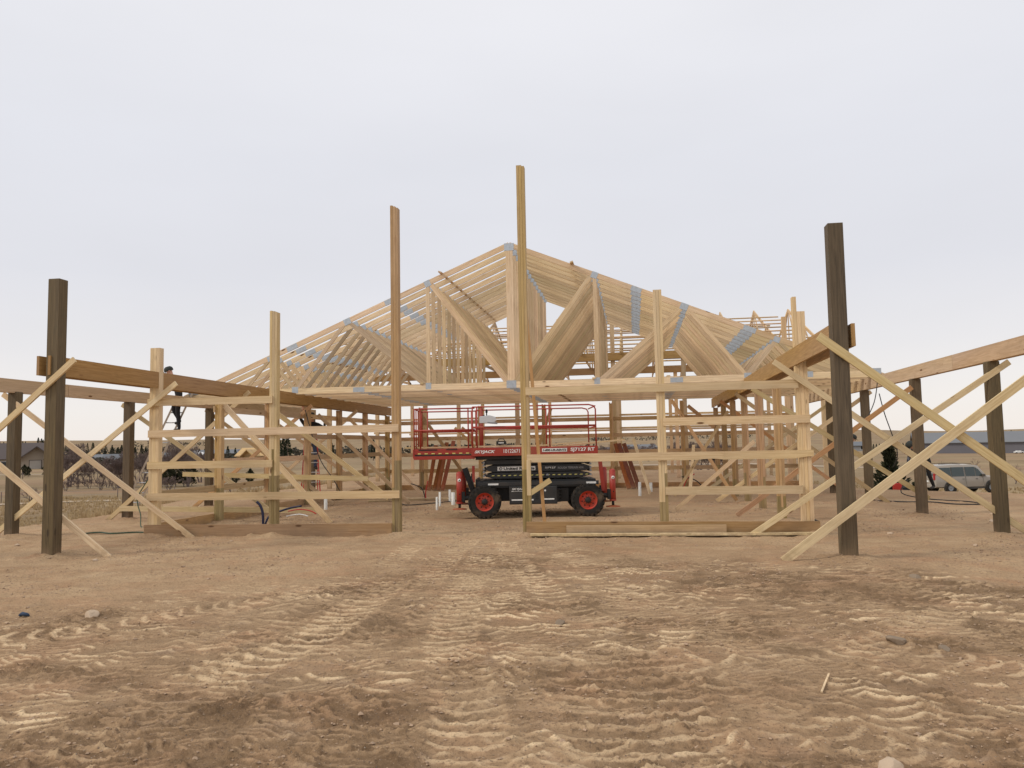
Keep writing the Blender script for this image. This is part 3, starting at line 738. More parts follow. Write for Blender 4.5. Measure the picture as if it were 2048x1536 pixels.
mb = MB(); mb.lathe([(.036, 0), (.036, -.003), (0, -.003)], (-.785, -.587, 1.09), 'Y', 20); mb.build('emblem', blk, sgn)
mb = MB(); mb.prism([(-.785, 1.063), (-.768, 1.075), (-.77, 1.107), (-.785, 1.118), (-.795, 1.107), (-.793, 1.075)], -.5935, -.5905); mb.build('emblem', MT['white_paint'], sgn)
text_part('United Rentals', 'lettering', (-.37, -.589, 1.09), .70, blk, sgn, .062, .035)
text_part('SJ7127', 'lettering', (.34, -.585, 1.09), .24, MT['white_paint'], lift, .055, .02)
text_part('ROUGH TERRAIN 4X4', 'lettering', (.80, -.585, 1.09), .58, MT['steel_grey'], lift, .05, .015)
mb = MB(); mb.box(-1.07, -.84, -.866, -.861, .735, .775); lp(mb, 'decal', MT['white_paint']); mb = MB(); mb.box(1.12, 1.34, -.866, -.861, .735, .78); lp(mb, 'decal', MT['white_paint'])
# platform
mb = MB(); mb.box(-1.43, 1.40, -.87, -.84, 1.385, 1.57); mb.box(-1.43, 1.40, .84, .87, 1.385, 1.57); mb.box(1.37, 1.40, -.84, .84, 1.385, 1.57); mb.box(-1.43, 1.37, -.84, .84, 1.39, 1.43)
plat = lp(mb, 'platform', red, bevel=.004)
text_part('SKYJACK', 'lettering', (-1.13, -.8715, 1.475), .46, MT['white_paint'], plat, .08, .035, 0, .3)
text_part('10122671', 'lettering', (-.53, -.8715, 1.49), .36, MT['white_paint'], plat, .085, .01)
mb = MB(); mb.box(.15, .71, -.8745, -.8705, 1.455, 1.535); pl = mb.build('phone_plate', MT['white_paint'], plat)
text_part('1-800-UR-RENTS', 'lettering', (.43, -.876, 1.495), .52, blk, pl, .048, .035, 0, .2)
text_part('SJ7127 RT', 'lettering', (1.06, -.8715, 1.49), .54, MT['white_paint'], plat, .1, .03)
# roll-out extension deck
mb = MB(); mb.box(-2.73, -1.43, -.80, -.76, 1.445, 1.565); mb.box(-2.73, -1.43, .76, .80, 1.445, 1.565); mb.box(-2.75, -2.71, -.80, .80, 1.36, 1.565); mb.box(-2.71, -1.43, -.76, .76, 1.45, 1.48)
mb.box(-2.73, -1.36, -.83, -.78, 1.33, 1.405); mb.box(-2.73, -1.36, .78, .83, 1.33, 1.405); ext = lp(mb, 'extension_deck', red, bevel=.004)
mb = MB(); mb.box(-2.70, -1.44, -.815, -.802, 1.41, 1.435); mb.box(-2.62, -2.2, -.806, -.802, 1.53, 1.56); mb.box(-2.0, -1.75, -.806, -.802, 1.535, 1.56); mb.build('rubber_strip', blk, ext)
mb = MB()
for k in range(8): mb.box(-2.64 + k * .155, -2.57 + k * .155, -.8065, -.802, 1.452, 1.472)
mb.build('hazard_marking', MT['hazard_yellow'], ext)
# guard rails
def rail(pts, r=.016, nm='guard_rail'):
    mb = MB(); mb.tube(pts, r, 8); return lp(mb, nm, red)
for sy in (-1, 1):
    y = sy * .84
    rail([(-1.40, y, 2.49), (1.22, y, 2.50), (1.33, y, 2.47), (1.37, y, 2.40), (1.37, y, 1.5)])
    rail([(-1.40, y, 2.03), (1.37, y, 2.03)], .024)
    for x in (-1.40, -1.30, -.02 + .35): rail([(x, y, 1.5), (x, y, 2.49)])
    y = sy * .77
    rail([(-1.35, y, 2.47), (-2.70, y, 2.47), (-2.72, y, 2.44), (-2.72, y, 1.5)]); rail([(-1.35, y, 1.98), (-2.72, y, 1.98)], .022)
    for x in (-2.58, -1.5): rail([(x, y, 1.5), (x, y, 2.47)])
for x in (-2.72, 1.37):
    for z in (2.47, 2.0): rail([(x, -.77, z), (x, .77, z)])
for y in (-.4, 0, .4):
    rail([(-2.72, y, 1.5), (-2.72, y, 2.47)], .014)
rail([(-1.22, -.3, 1.45), (-1.22, -.3, 2.5)], .02); rail([(-1.22, .3, 1.45), (-1.22, .3, 2.5)], .02); rail([(-1.22, -.3, 2.5), (-1.22, .3, 2.5)], .02)
# platform control box
mb = MB(); mb.prism([(-1.24, 2.12), (-.92, 2.12), (-.86, 2.17), (-.88, 2.26), (-1.02, 2.30), (-1.24, 2.27)], -.93, -.70); cb = lp(mb, 'control_box', MT['alu'], bevel=.01, fix=True)
mb = MB(); mb.tube([(-1.08, -.8, 2.28), (-1.08, -.8, 2.36)], .014, 8); mb.lathe([(.0, -.03), (.024, -.02), (.028, .0), (.02, .05), (0, .06)], (-1.08, -.8, 2.38), 'Z', 10); mb.tube([(-1.13, -.8, 2.27), (-1.15, -.8, 2.31)], .02, 8); mb.build('joystick', blk, cb)
mb = MB(); mb.prism([(-1.06, 2.12), (-.84, 2.10), (-.84, 2.13), (-1.06, 2.15)], -.95, -.68); mb.build('box_guard', MT['steel_grey'], cb, fix=True)
# outriggers
def outrigger(x, y, sx, sy):
    mb = MB(); mb.tube([(x, y, .34), (x, y, 1.0)], .068, 14); mb.lathe([(.068, 0), (.06, .03), (.03, .05), (0, .055)], (x, y, 1.0), 'Z', 14); mb.lathe([(.078, 0), (.078, .04)], (x, y, .34), 'Z', 14)
    leg = lp(mb, 'outrigger', red)
    mb = MB(); mb.tube([(x, y, .23), (x, y, .34)], .03, 10); mb.tube([(x - sx * .08, y, .46), (x - sx * .36, y * .92, .46)], .055, 8); mb.box(min(x - sx * .12, x - sx * .05), max(x - sx * .12, x - sx * .05), y - .05, y + .07, .38, .60); mb.build('outrigger_bracket', blk, leg)
    mb = MB(); mb.lathe([(.0, .03), (.05, .028), (.15, .012), (.165, 0), (.16, -.008), (0, -.008)], (x, y, .215), 'Z', 22); mb.build('foot_pad', MT['cedar'], leg)
    if sy < 0:
        mb = MB(); mb.lathe([(0, -.004), (.035, -.004), (.037, 0)], (x + .005, y - .07, .86), 'Y', 16); d = mb.build('warning_decal', MT['white_paint'], leg)
        mb = MB(); mb.lathe([(0, -.003), (.014, -.003), (.015, 0)], (x + .005, y - .074, .86), 'Y', 8); mb.lathe([(0, -.003), (.016, -.003), (.018, 0)], (x + .008, y - .069, .55), 'Y', 4); mb.build('warning_mark', MT['lift_black'], leg)
for sx in (-1, 1):
    for sy in (-1, 1): outrigger(sx * 1.715, sy * .80, sx, sy)
mb = MB(); mb.board((1.45, -.72, 1.30), (1.52, -.72, .56), .085, .05, (0, 1, 0)); lp(mb, 'red_upright', red)
mb = MB(); mb.board((-1.4, -.70, .8), (-1.4, -.70, 1.17), .06, .05, (0, 1, 0)); lp(mb, 'red_upright', red)
mb = MB(); mb.board((-1.60, -.6, 1.12), (-1.38, -.6, .5), .12, .1, (0, 1, 0)); mb.board((-1.42, -.66, .55), (-1.43, -.66, 1.0), .05, .05, (0, 1, 0)); mb.tube([(-1.45, -.7, .95), (-1.40, -.76, .7), (-1.38, -.7, .5)], .012, 6); lp(mb, 'hose_rack', blk)
# lumber and tools lying on the lift deck
def lw(x, y, z):
    return lift.matrix_basis @ Vector((x, y, z))
bpy.context.view_layer.update()
def plank(name, p0, p1, w_, t_, n, m_, label, cat, group=None):
    mb = MB(); mb.board(p0, p1, w_, t_, n); o = mb.build(name, MT[m_]); return tag(o, label, cat, group)
G1 = 'loose boards resting on the scissor lift deck'
plank('board', lw(-2.98, -.35, 1.600), lw(-1.45, -.1, 1.595), .14, .036, (0, 0, 1), 'pine', 'pale board sticking out over the left end of the lift platform', 'board', G1)
plank('board', lw(-1.35, -.78, 1.60), lw(.2, -.70, 1.60), .1, .038, (0, 0, 1), 'pine', 'board lying along the lift deck behind the SKYJACK lettering', 'board', G1)
plank('board', lw(.09, -.80, 1.60), lw(1.16, -.74, 1.665), .1, .03, (0, 0, 1), 'pine', 'short board propped on the lift deck above the phone number plate', 'board', G1)
plank('board', lw(.4, -.3, 1.56), lw(2.15, .2, 1.70), .1, .035, (0, 0, 1), 'pine', 'long board poking out past the right end of the lift platform', 'board', G1)
mb = MB(); p = lw(-.76, -.78, 1.57)
mb.box(-.11, .11, -.06, .06, .02, .10); mb.tube([(-.08, -.0, .1), (-.05, 0, .15), (.05, 0, .15), (.08, 0, .1)], .012, 6)
o = mb.build('tool_case', MT['lift_black'], bevel=.015); o.location = p + Vector((0, 0, .045)); o.rotation_euler = (0, 0, .1); tag(o, 'small black tool case with a handle sitting on the lift deck', 'tool case')
mb = MB(); mb.box(-.06, .06, -.063, -.061, .05, .07); q = mb.build('sticker', MT['white_paint'], o)

# ------------------------------------------------------------------ loose boards, pipes, cords on the site
plank('board', (-1.86, 13.80, .05), (3.05, 13.93, .05), .14, .036, (0, 0, 1), 'pine', 'long pale board lying on the dirt along the right front wall', 'board')
plank('board', (-1.24, 13.985, .11), (1.50, 13.985, .12), .15, .038, (0, 1, .08), 'outer_beam', 'short board standing on edge against the right splash board', 'board')
plank('board', (-8.3, 24.0, .03), (-5.4, 23.2, .05), .14, .04, (0, 0, 1), 'pine', 'long board flat on the dirt inside the barn left of the lift', 'board', 'boards scattered on the dirt inside the barn')
plank('board', (-7.9, 22.6, .03), (-5.9, 23.4, .05), .12, .04, (0, 0, 1), 'pine', 'shorter board flat on the dirt beside the long one left of the lift', 'board', 'boards scattered on the dirt inside the barn')
G2 = 'reddish boards leaning against the back wall'
for q, (px, lean, wh) in enumerate(((-7.5, .12, 'leftmost'), (-7.3, .25, 'second from the left'), (-7.14, .2, 'third from the left'), (-6.98, .3, 'rightmost'))):
    plank('leaning_board', (px, YB - .75 - .03 * q, .02), (px + lean, YB - .1 - .03 * q, 1.66 + .05 * q), .14, .03, (0, 1, -.4), 'cedar', wh + ' dark red leaning board of the bundle left of the lift', 'leaning board', G2)
for q, (px, lean, wh) in enumerate(((.05, -.45, 'leftmost'), (.22, -.5, 'middle'), (.40, -.5, 'rightmost'))):
    plank('leaning_board', (px - .3, YB - .87 - .02 * q, .02), (px - .3 + lean, YB - .2 - .02 * q, 1.6), .15, .03, (0, 1, -.4), 'cedar', wh + ' dark red leaning board of the bundle right of the lift', 'leaning board', G2)
plank('prop_board', (.42, 25.2, 0), (-.05, 25.9, 1.75), .1, .036, (0, 1, 0), 'pine', 'pale thin board leaning back beside the white pipes right of the lift', 'leaning board')
plank('prop_board', (1.62, 25.0, .0), (1.9, 26.5, 1.5), .1, .036, (0, 1, 0), 'pine', 'pale thin board leaning right of the front middle post', 'leaning board')
GP = 'white pipe stubs sticking out of the dirt'
for (x, y, h_, r_), lb in (((-5.06, 19.74, .33, .03), 'nearest short white pipe stub left of the lift'), ((-5.3, 21.0, .38, .03), 'white pipe stub just behind the nearest one left of the lift'),
                    ((-5.38, 22.5, .36, .035), 'farthest white pipe stub left of the lift'), ((-5.0, 21.3, .35, .05), 'thick white pipe stub beside the left outrigger of the lift'),
                    ((.10, 24.38, .42, .045), 'taller white pipe stub right of the lift'), ((.47, 26.4, .3, .05), 'shorter white pipe stub right of the lift'), ((-8.2, 20.1, .33, .045), 'white pipe stub behind the left front wall girts')):
    mb = MB(); mb.lathe([(r_, -.1), (r_, h_), (r_ * .85, h_), (r_ * .85, h_ - .08)], (0, 0, 0), 'Z', 14); o = mb.build('pipe_stub', MT['pvc']); o.location = (x, y, gz(x, y)); tag(o, lb, 'pipe', GP)
def wire(name, pts, r_, m_, label, cat='cord', group=None, smooth=True):
    if smooth:
        P = [Vector(p) for p in pts]; q = []
        for i in range(len(P) - 1):
            a_, b_, c_, d_ = P[max(i - 1, 0)], P[i], P[i + 1], P[min(i + 2, len(P) - 1)]
            for s_ in range(6):
                t_ = s_ / 6; q.append(.5 * ((2 * b_) + (c_ - a_) * t_ + (2 * a_ - 5 * b_ + 4 * c_ - d_) * t_ ** 2 + (3 * b_ - a_ - 3 * c_ + d_) * t_ ** 3))
        q.append(P[-1]); pts = q
    mb = MB(); mb.tube(pts, r_, 6); o = mb.build(name, MT[m_]); return tag(o, label, cat, group)
wire('pipe_bundle', [(-7.99, 16.1, -.02), (-8.0, 16.1, .25), (-8.06, 16.1, .42), (-8.14, 16.1, .5)], .028, 'cord_blue', 'dark blue tube rising from the dirt by the left front post', 'tube')
wire('pipe_bundle', [(-7.97, 16.15, 0), (-7.9, 16.2, .18), (-7.72, 16.3, .27), (-7.5, 16.4, .34), (-7.25, 16.4, .38)], .022, 'cord_blue', 'thin dark blue tube bending right behind the left splash board', 'tube')
wire('pipe_bundle', [(-7.6, 16.5, .26), (-7.35, 16.5, .30), (-7.1, 16.5, .27), (-6.95, 16.5, .2)], .014, 'cord_red', 'red tube curling behind the left splash board', 'tube')
wire('pipe_bundle', [(-7.6, 16.4, .16), (-7.3, 16.4, .20), (-7.1, 16.4, .16)], .014, 'cord_white', 'white tube curling behind the left splash board', 'tube')
wire('marker_tube', [(-6.33, 23.4, .0), (-6.35, 23.4, .2), (-6.28, 23.4, .58)], .018, 'cord_red', 'red tube standing up from the dirt left of the lift', 'tube')
wire('marker_tube', [(-6.36, 23.4, .0), (-6.4, 23.4, .2), (-6.5, 23.4, .38), (-6.8, 23.4, .5)], .016, 'cord_black', 'black tube bending left from the dirt left of the lift', 'tube')
wire('marker_tube', [(1.6, 27.9, .02), (1.75, 27.9, .35), (2.0, 28.0, .5)], .02, 'cord_red', 'red tube sprouting from the dirt near the back wall', 'tube')
wire('marker_tube', [(2.3, 28.0, .02), (2.0, 27.9, .3), (1.55, 27.8, .42)], .02, 'cord_black', 'black tube sprouting from the dirt near the back wall', 'tube')
wire('power_cord', [(-9.5, 14.4, .03), (-9.9, 14.5, .03), (-10.3, 14.3, .03), (-10.7, 14.5, .03), (-10.95, 14.4, .02)], .016, 'cord_green', 'dark green cord lying on the dirt beside the left corner post')
wire('power_cord', [(-10.6, 15.9, 1.0), (-10.9, 16.0, .6), (-10.75, 15.9, .25), (-10.6, 15.7, .02), (-10.4, 15.6, .02), (-10.45, 15.9, .02)], .012, 'cord_green', 'green cord hanging by the second left outer post')
wire('power_cord', [(5.9, 20.2, 2.7), (6.0, 20.2, 2.2), (6.2, 20.3, 1.6), (6.3, 20.4, 1.2), (6.25, 20.6, .9)], .012, 'cord_black', 'thin black cord hanging from the right outer beam')
wire('power_cord', [(5.3, 18.2, 2.9), (5.2, 18.2, 2.4), (4.95, 18.2, 1.9)], .01, 'cord_black', 'thin black cord looping down beside the right corner post')
wire('power_cord', [(7.2, 22.6, .5), (7.0, 22.5, .15), (7.5, 22.0, .02), (8.1, 21.0, .02), (8.0, 20.2, .02), (7.5, 20.3, .02), (7.2, 21.0, .02), (6.6, 21.1, .02), (6.0, 21.6, .02), (5.6, 21.7, .02)], .014, 'cord_black', 'black cord snaking over the dirt right of the outer posts')
wire('power_cord', [(-6.7, 22.0, .02), (-6.2, 21.2, .02), (-5.3, 22.6, .02), (-4.4, 24.0, .02), (-3.4, 25.0, .02)], .014, 'cord_black', 'black cord on the dirt running behind the lift')
wire('power_cord', [(-9.0, 20.6, 2.7), (-8.8, 20.6, 2.0), (-8.55, 20.6, 1.3), (-8.2, 20.6, .8), (-7.95, 20.7, .3)], .012, 'cord_black', 'thin black cord hanging from the left carrying beam')
# rocks one can tell apart
def rock(x, y, s, m_, label, seed, flat=.5, group='loose rocks on the dirt'):
    rnd = random.Random(seed); bm = bmesh.new(); bmesh.ops.create_icosphere(bm, subdivisions=3, radius=1)
    ax = [Vector((rnd.uniform(-1, 1), rnd.uniform(-1, 1), rnd.uniform(-.6, 1))).normalized() for _ in range(9)]; dd = [rnd.uniform(.45, .85) for _ in ax]
    for v in bm.verts:
        for a_, d_ in zip(ax, dd):
            e_ = v.co.dot(a_) - d_
            if e_ > 0: v.co -= a_ * e_ * .9
        v.co *= 1 + .04 * math.sin(v.co.x * 9 + seed) * math.cos(v.co.y * 11)
        v.co = Vector((v.co.x * s, v.co.y * s * .75, v.co.z * s * flat))
    me = bpy.data.meshes.new('rock'); bm.to_mesh(me); bm.free(); me.materials.append(MT[m_])
    o = bpy.data.objects.new('rock', me); C.link(o); o.location = (x, y, gz(x, y) + s * flat * .38); o.rotation_euler = (rnd.uniform(-.2, .2), rnd.uniform(-.2, .2), rnd.uniform(0, 6)); tag(o, label, 'rock', group)
rock(1.17, 4.17, .085, 'rock', 'big pale tan rock in the dirt at the bottom right edge', 3, .6)
rock(-5.43, 7.26, .10, 'rock', 'pale rock on the dirt in the left foreground', 4, .5)
rock(-.72, 7.24, .06, 'rock_grey', 'small grey rock in the middle of the churned dirt', 5, .5)
rock(3.15, 9.8, .08, 'rock_grey', 'flat dark rock on the dirt below the right porch post', 6, .35)
rock(2.0, 6.7, .11, 'rock_grey', 'grey clod in the churned dirt on the right', 7, .4)
rock(2.28, 6.55, .07, 'rock_grey', 'small grey clod beside the larger grey clod', 8, .35)
rock(-6.3, 6.75, .05, 'rock_grey', 'small dark rock near the left edge of the dirt', 9, .5)
for i, (x, y, s_) in enumerate(((6.6, 16.2, .09), (7.2, 17.6, .07), (7.6, 18.6, .08), (6.9, 18.3, .06), (7.9, 17.2, .06), (6.7, 15.0, .07), (4.2, 14.2, .06), (6.0, 12.4, .08), (4.9, 12.6, .05), (8.6, 16.6, .06), (5.1, 19.9, .07), (-8.1, 10.9, .05), (-10.9, 12.6, .06), (-7.2, 13.3, .04))):
    rock(x, y, s_, 'rock', 'small pale stone on the smooth dirt beside the barn posts', 20 + i, .5, 'small pale stones scattered over the dirt')
mb = MB(); mb.tube([(-.03, 0, .0), (0, .01, .03), (.05, -.01, .025), (.08, 0, 0)], [.02, .035, .03, .01], 7); o = mb.build('rag', MT['blue_rag']); o.location = (-6.15, 7.2, .01); o.scale = (1.0, .8, .6); tag(o, 'dark blue scrap of cloth on the dirt at the left', 'rag')
plank('stick', (1.12, 5.35, .03), (1.25, 5.72, .04), .012, .008, (0, 0, 1), 'pine', 'thin yellow splinter of wood on the dirt right of centre', 'stick')
plank('stick', (2.25, 4.75, .035), (2.42, 4.66, .035), .01, .008, (0, 0, 1), 'pine', 'small pale stick on the dirt at the right', 'stick')
# crumbs of gravel over the dirt
def gravel():
    rnd = np.random.default_rng(4); n = 16000
    X = rnd.uniform(-9, 8, n * 3); Y = 2 + (rnd.random(n * 3) ** 1.1) * 20
    dens = fbm(X * .7, Y * .7, 3, 131); keep = dens > -.05; X = X[keep][:n]; Y = Y[keep][:n]; n = len(X)
    Z = terrain(X, Y)[0]; s_ = rnd.uniform(.003, .011, n) * (1 + Y * .05) * (1 + (rnd.random(n) > .95) * .8)
    base = np.array([(1, 0, 0), (.1, .9, .05), (-1, .1, 0), (-.1, -.9, .1), (.15, .1, .7), (0, 0, -.6), (.5, .4, .55), (-.5, -.3, .55)])
    V = base[None] * s_[:, None, None] * (.75 + .5 * rnd.random((n, 8, 1))); an = rnd.uniform(0, 6.28, n); c_, s2 = np.cos(an)[:, None], np.sin(an)[:, None]
    Vx = V[..., 0] * c_ - V[..., 1] * s2 + X[:, None]; Vy = V[..., 0] * s2 + V[..., 1] * c_ + Y[:, None]
    hz = np.array([GH(x, y) for x, y in zip(X, Y)]); Vz = V[..., 2] * .8 + hz[:, None] + .002
    P = np.stack([Vx, Vy, Vz], -1).reshape(-1, 3)
    f = np.array([(0, 1, 6), (1, 4, 6), (0, 6, 4), (1, 2, 4), (2, 7, 4), (2, 3, 7), (3, 4, 7), (3, 0, 4), (1, 0, 5), (2, 1, 5), (3, 2, 5), (0, 3, 5)]); F = (np.arange(n)[:, None, None] * 8 + f[None]).reshape(-1, 3)
    me = bpy.data.meshes.new('gravel'); me.from_pydata(P.tolist(), [], F.tolist()); me.materials.append(MT['gravel_stone'])
    o = bpy.data.objects.new('gravel', me); C.link(o); tag(o, 'fine pale gravel crumbs strewn over the dirt', 'gravel', kind='stuff')

# height of the built ground at a point (nearest built vertex)
gv = bpy.data.objects['ground'].data
co = np.empty(len(gv.vertices) * 3, np.float32); gv.vertices.foreach_get('co', co); co = co.reshape(-1, 3)
_ny = int(len(np.unique(co[:, 1]))); _gy = co.reshape(_ny, -1, 3)
def GH(x, y):
    i = int(np.searchsorted(_gy[:, 0, 1], y)); i = min(max(i, 0), _ny - 1)
    j = int(np.searchsorted(_gy[i, :, 0], x)); j = min(j, _gy.shape[1] - 1)
    return float(_gy[i, j, 2])
gravel()
for o in bpy.data.objects:
    if o.parent is None and o.name.split('.')[0] in ('rock', 'rag', 'stick') and o.name != 'ground':
        if o.name.startswith('stick'): continue
        o.location.z += GH(o.location.x, o.location.y) - gz(o.location.x, o.location.y)

# ------------------------------------------------------------------ ladders
def ladder(name, p0, p1, width, m_, label, cat='ladder', parent=None, rungs=None, side=(1, 0, 0)):
    p0, p1 = Vector(p0), Vector(p1); root = empty(name, p0, 0, label, cat) if parent is None else parent
    o0 = p0 if parent is None else Vector((0, 0, 0)) 
    base = root.location if parent is None else Vector((0, 0, 0))
    sd_ = Vector(side).normalized() * width / 2; ax = (p1 - p0).normalized(); nn = ax.cross(sd_.normalized())
    for s_ in (-1, 1):
        mb = MB(); mb.board(p0 + sd_ * s_ - base, p1 + sd_ * s_ - base, .085, .05, tuple(sd_)); mb.build('side_rail', MT[m_], root)
    L = (p1 - p0).length; n = rungs or int(L / .3)
    for k in range(1, n):
        c_ = p0 + ax * L * k / n - base; mb = MB(); mb.tube([c_ - sd_, c_ + sd_], .017, 6); mb.build('rung', MT['alu'], root)
    return root
ladder('extension_ladder', (-14.1, 20.3, gz(-14.1, 20.3)), (-12.3, 20.15, 3.25), .34, 'alu', 'silver extension ladder leaning on the left outer beam beside the climbing man', side=(.9, .43, 0))
def step_ladder(x, y, h_, label):
    root = empty('step_ladder', (x, y, 0), .5, label, 'stepladder')
    for s_ in (-1, 1):
        mb = MB(); mb.board((s_ * .26, -.38, 0), (s_ * .17, 0, h_), .07, .03, (1, 0, 0)); mb.build('side_rail', MT['can_red'], root)
        mb = MB(); mb.board((s_ * .27, .5, 0), (s_ * .17, .06, h_), .05, .025, (1, 0, 0)); mb.build('back_leg', MT['can_red'], root)
    for k in range(1, int(h_ / .3)):
        t_ = k * .3 / h_; mb = MB(); mb.box(-.25 + .08 * t_, .25 - .08 * t_, -.38 + .38 * t_ - .04, -.38 + .38 * t_ + .04, k * .3 - .012, k * .3 + .012); mb.build('step', MT['alu'], root)
    mb = MB(); mb.box(-.2, .2, -.09, .13, h_ - .01, h_ + .05); mb.build('top_cap', MT['can_red'], root)
step_ladder(-9.95, 23.2, 2.1, 'red stepladder with silver steps under the second worker on the left')
# ------------------------------------------------------------------ people
def person(name, loc, rz, J, label, top, bottom, hat='cap_dark', scale=1.0, look=(0, -1, 0), hat_kind='cap'):
    """J: joints in local metres; one skinned surface; hair, cap are children"""
    names = list(J); V = [J[n][:3] for n in names]; ix = {n: i for i, n in enumerate(names)}
    E = [('pelvis', 'waist'), ('waist', 'chest'), ('chest', 'neck'), ('neck', 'head0'), ('head0', 'head1')]
    rad = dict(pelvis=(.15, .12), waist=(.135, .11), chest=(.165, .125), neck=(.06, .06), head0=(.075, .085), head1=(.085, .095))
    for s_ in 'LR':
        E += [('chest', 'sh' + s_), ('sh' + s_, 'el' + s_), ('el' + s_, 'wr' + s_), ('wr' + s_, 'pa' + s_), ('pelvis', 'hip' + s_), ('hip' + s_, 'kn' + s_), ('kn' + s_, 'an' + s_), ('an' + s_, 'toe' + s_)]
        for a_, r_ in (('sh', .07), ('el', .05), ('wr', .032), ('pa', .038), ('hip', .095), ('kn', .068), ('an', .048), ('toe', .045)): rad[a_ + s_] = (r_, r_)
    Ed = [(ix[a_], ix[b_]) for a_, b_ in E]; radl = [rad[n] for n in names]; fi = []
    for s_ in 'LR':                                           # fingers and thumb, each its own short chain from the palm
        wr, pa = Vector(J['wr' + s_]), Vector(J['pa' + s_]); d = (pa - wr).normalized(); sdv = d.cross(Vector((.2, 1, .3))).normalized(); dn = d.cross(sdv)
        for q, (o_, L_) in enumerate(((-.03, .07), (-.01, .08), (.012, .075), (.032, .06))):
            b0 = len(V); p1 = pa + sdv * o_ + d * L_ * .5; p2 = p1 + (d * .6 + dn * .8) * L_ * .5
            V += [tuple(p1), tuple(p2)]; Ed += [(ix['pa' + s_], b0), (b0, b0 + 1)]; radl += [(.011, .011), (.009, .009)]; fi += [b0, b0 + 1]
        b0 = len(V); p1 = wr + d * .03 + sdv * -.045 + dn * .01; V.append(tuple(p1)); V.append(tuple(p1 + d * .035 + dn * .02)); Ed += [(ix['wr' + s_], b0), (b0, b0 + 1)]; radl += [(.013, .013), (.01, .01)]; fi += [b0, b0 + 1]
    me = bpy.data.meshes.new('sk'); me.from_pydata(V, Ed, []); o = bpy.data.objects.new('sk', me); C.link(o)
    o.modifiers.new('skin', 'SKIN')
    for i, v in enumerate(me.skin_vertices[0].data): v.radius = radl[i]; v.use_root = (i == ix['pelvis'])
    sb = o.modifiers.new('s', 'SUBSURF'); sb.levels = 2; sb.render_levels = 2
    bpy.context.view_layer.update()
    bm_ = bpy.data.meshes.new_from_object(o.evaluated_get(bpy.context.evaluated_depsgraph_get())); bpy.data.objects.remove(o)
    for m_ in ('skin', top, bottom, 'work_boot'): bm_.materials.append(MT[m_])
    def seg(p, a_, b_):
        a_, b_ = Vector(a_), Vector(b_); t_ = max(0, min(1, (p - a_).dot(b_ - a_) / max(1e-6, (b_ - a_).length_squared))); return (p - (a_ + (b_ - a_) * t_)).length
    cls = {('pelvis', 'waist'): 1, ('waist', 'chest'): 1, ('chest', 'neck'): 1, ('neck', 'head0'): 0, ('head0', 'head1'): 0}
    for s_ in 'LR':
        cls.update({('chest', 'sh' + s_): 1, ('sh' + s_, 'el' + s_): 1, ('el' + s_, 'wr' + s_): 1, ('wr' + s_, 'pa' + s_): 0, ('pelvis', 'hip' + s_): 2, ('hip' + s_, 'kn' + s_): 2, ('kn' + s_, 'an' + s_): 2, ('an' + s_, 'toe' + s_): 3})
    for p in bm_.polygons:
        c_ = p.center; best = min(cls, key=lambda e_: seg(c_, J[e_[0]], J[e_[1]])); p.material_index = cls[best]; p.use_smooth = True
    root = bpy.data.objects.new(name, bm_); C.link(root); root.location = loc; root.rotation_euler = (0, 0, rz); root.scale = (scale,) * 3
    tag(root, label, 'person')
    # head details
    h0, h1 = Vector(J['head0']), Vector(J['head1']); upv = (h1 - h0).normalized(); fwd = Vector(look); fwd = (fwd - upv * fwd.dot(upv)).normalized(); sdv = upv.cross(fwd); c_ = (h0 + h1) / 2
    def hv(a_, b_, c2): return c_ + sdv * a_ + fwd * b_ + upv * c2
    mb = MB(); mb.tube([hv(0, .085, .01), hv(0, .115, -.02), hv(0, .09, -.035)], [.008, .014, .012], 6)
    for s_ in (-1, 1): mb.tube([hv(s_ * .085, 0, .02), hv(s_ * .098, -.01, .0), hv(s_ * .088, 0, -.03)], [.01, .02, .01], 6)
    mb.tube([hv(-.022, .092, -.058), hv(0, .098, -.06), hv(.022, .092, -.058)], .006, 5)
    mb.build('face', MT['skin'], root)
    mb = MB()
    for s_ in (-1, 1): mb.tube([hv(s_ * .035 - .008, .088, .012), hv(s_ * .035 + .008, .088, .012)], .008, 6)
    mb.build('eyes', MT['cap_dark'], root)
    mb = MB(); N_ = 14
    rings = [(.112, -.005), (.115, .04), (.1, .085), (.06, .118), (.0, .125)]
    b0 = 0
    for r_, z_ in rings:
        for k in range(N_):
            a_ = 2 * math.pi * k / N_; mb.v.append(tuple(hv(r_ * .93 * math.cos(a_), r_ * 1.08 * math.sin(a_), z_ + .015)))
    for q in range(len(rings) - 1):
        for k in range(N_):
            k2 = (k + 1) % N_; mb.face([q * N_ + k, q * N_ + k2, (q + 1) * N_ + k2, (q + 1) * N_ + k], None, 0, True)
    b0 = len(mb.v)
    for a_, b_, z_ in ((-.07, .09, .02), (.07, .09, .02), (.06, .17, .005), (-.06, .17, .005), (-.07, .09, .028), (.07, .09, .028), (.06, .17, .013), (-.06, .17, .013)): mb.v.append(tuple(hv(a_, b_, z_)))
    for f in ((3, 2, 1, 0), (4, 5, 6, 7), (0, 1, 5, 4), (1, 2, 6, 5), (2, 3, 7, 6), (3, 0, 4, 7)): mb.face([b0 + i for i in f])
    mb.build('cap', MT[hat], root)
    return root
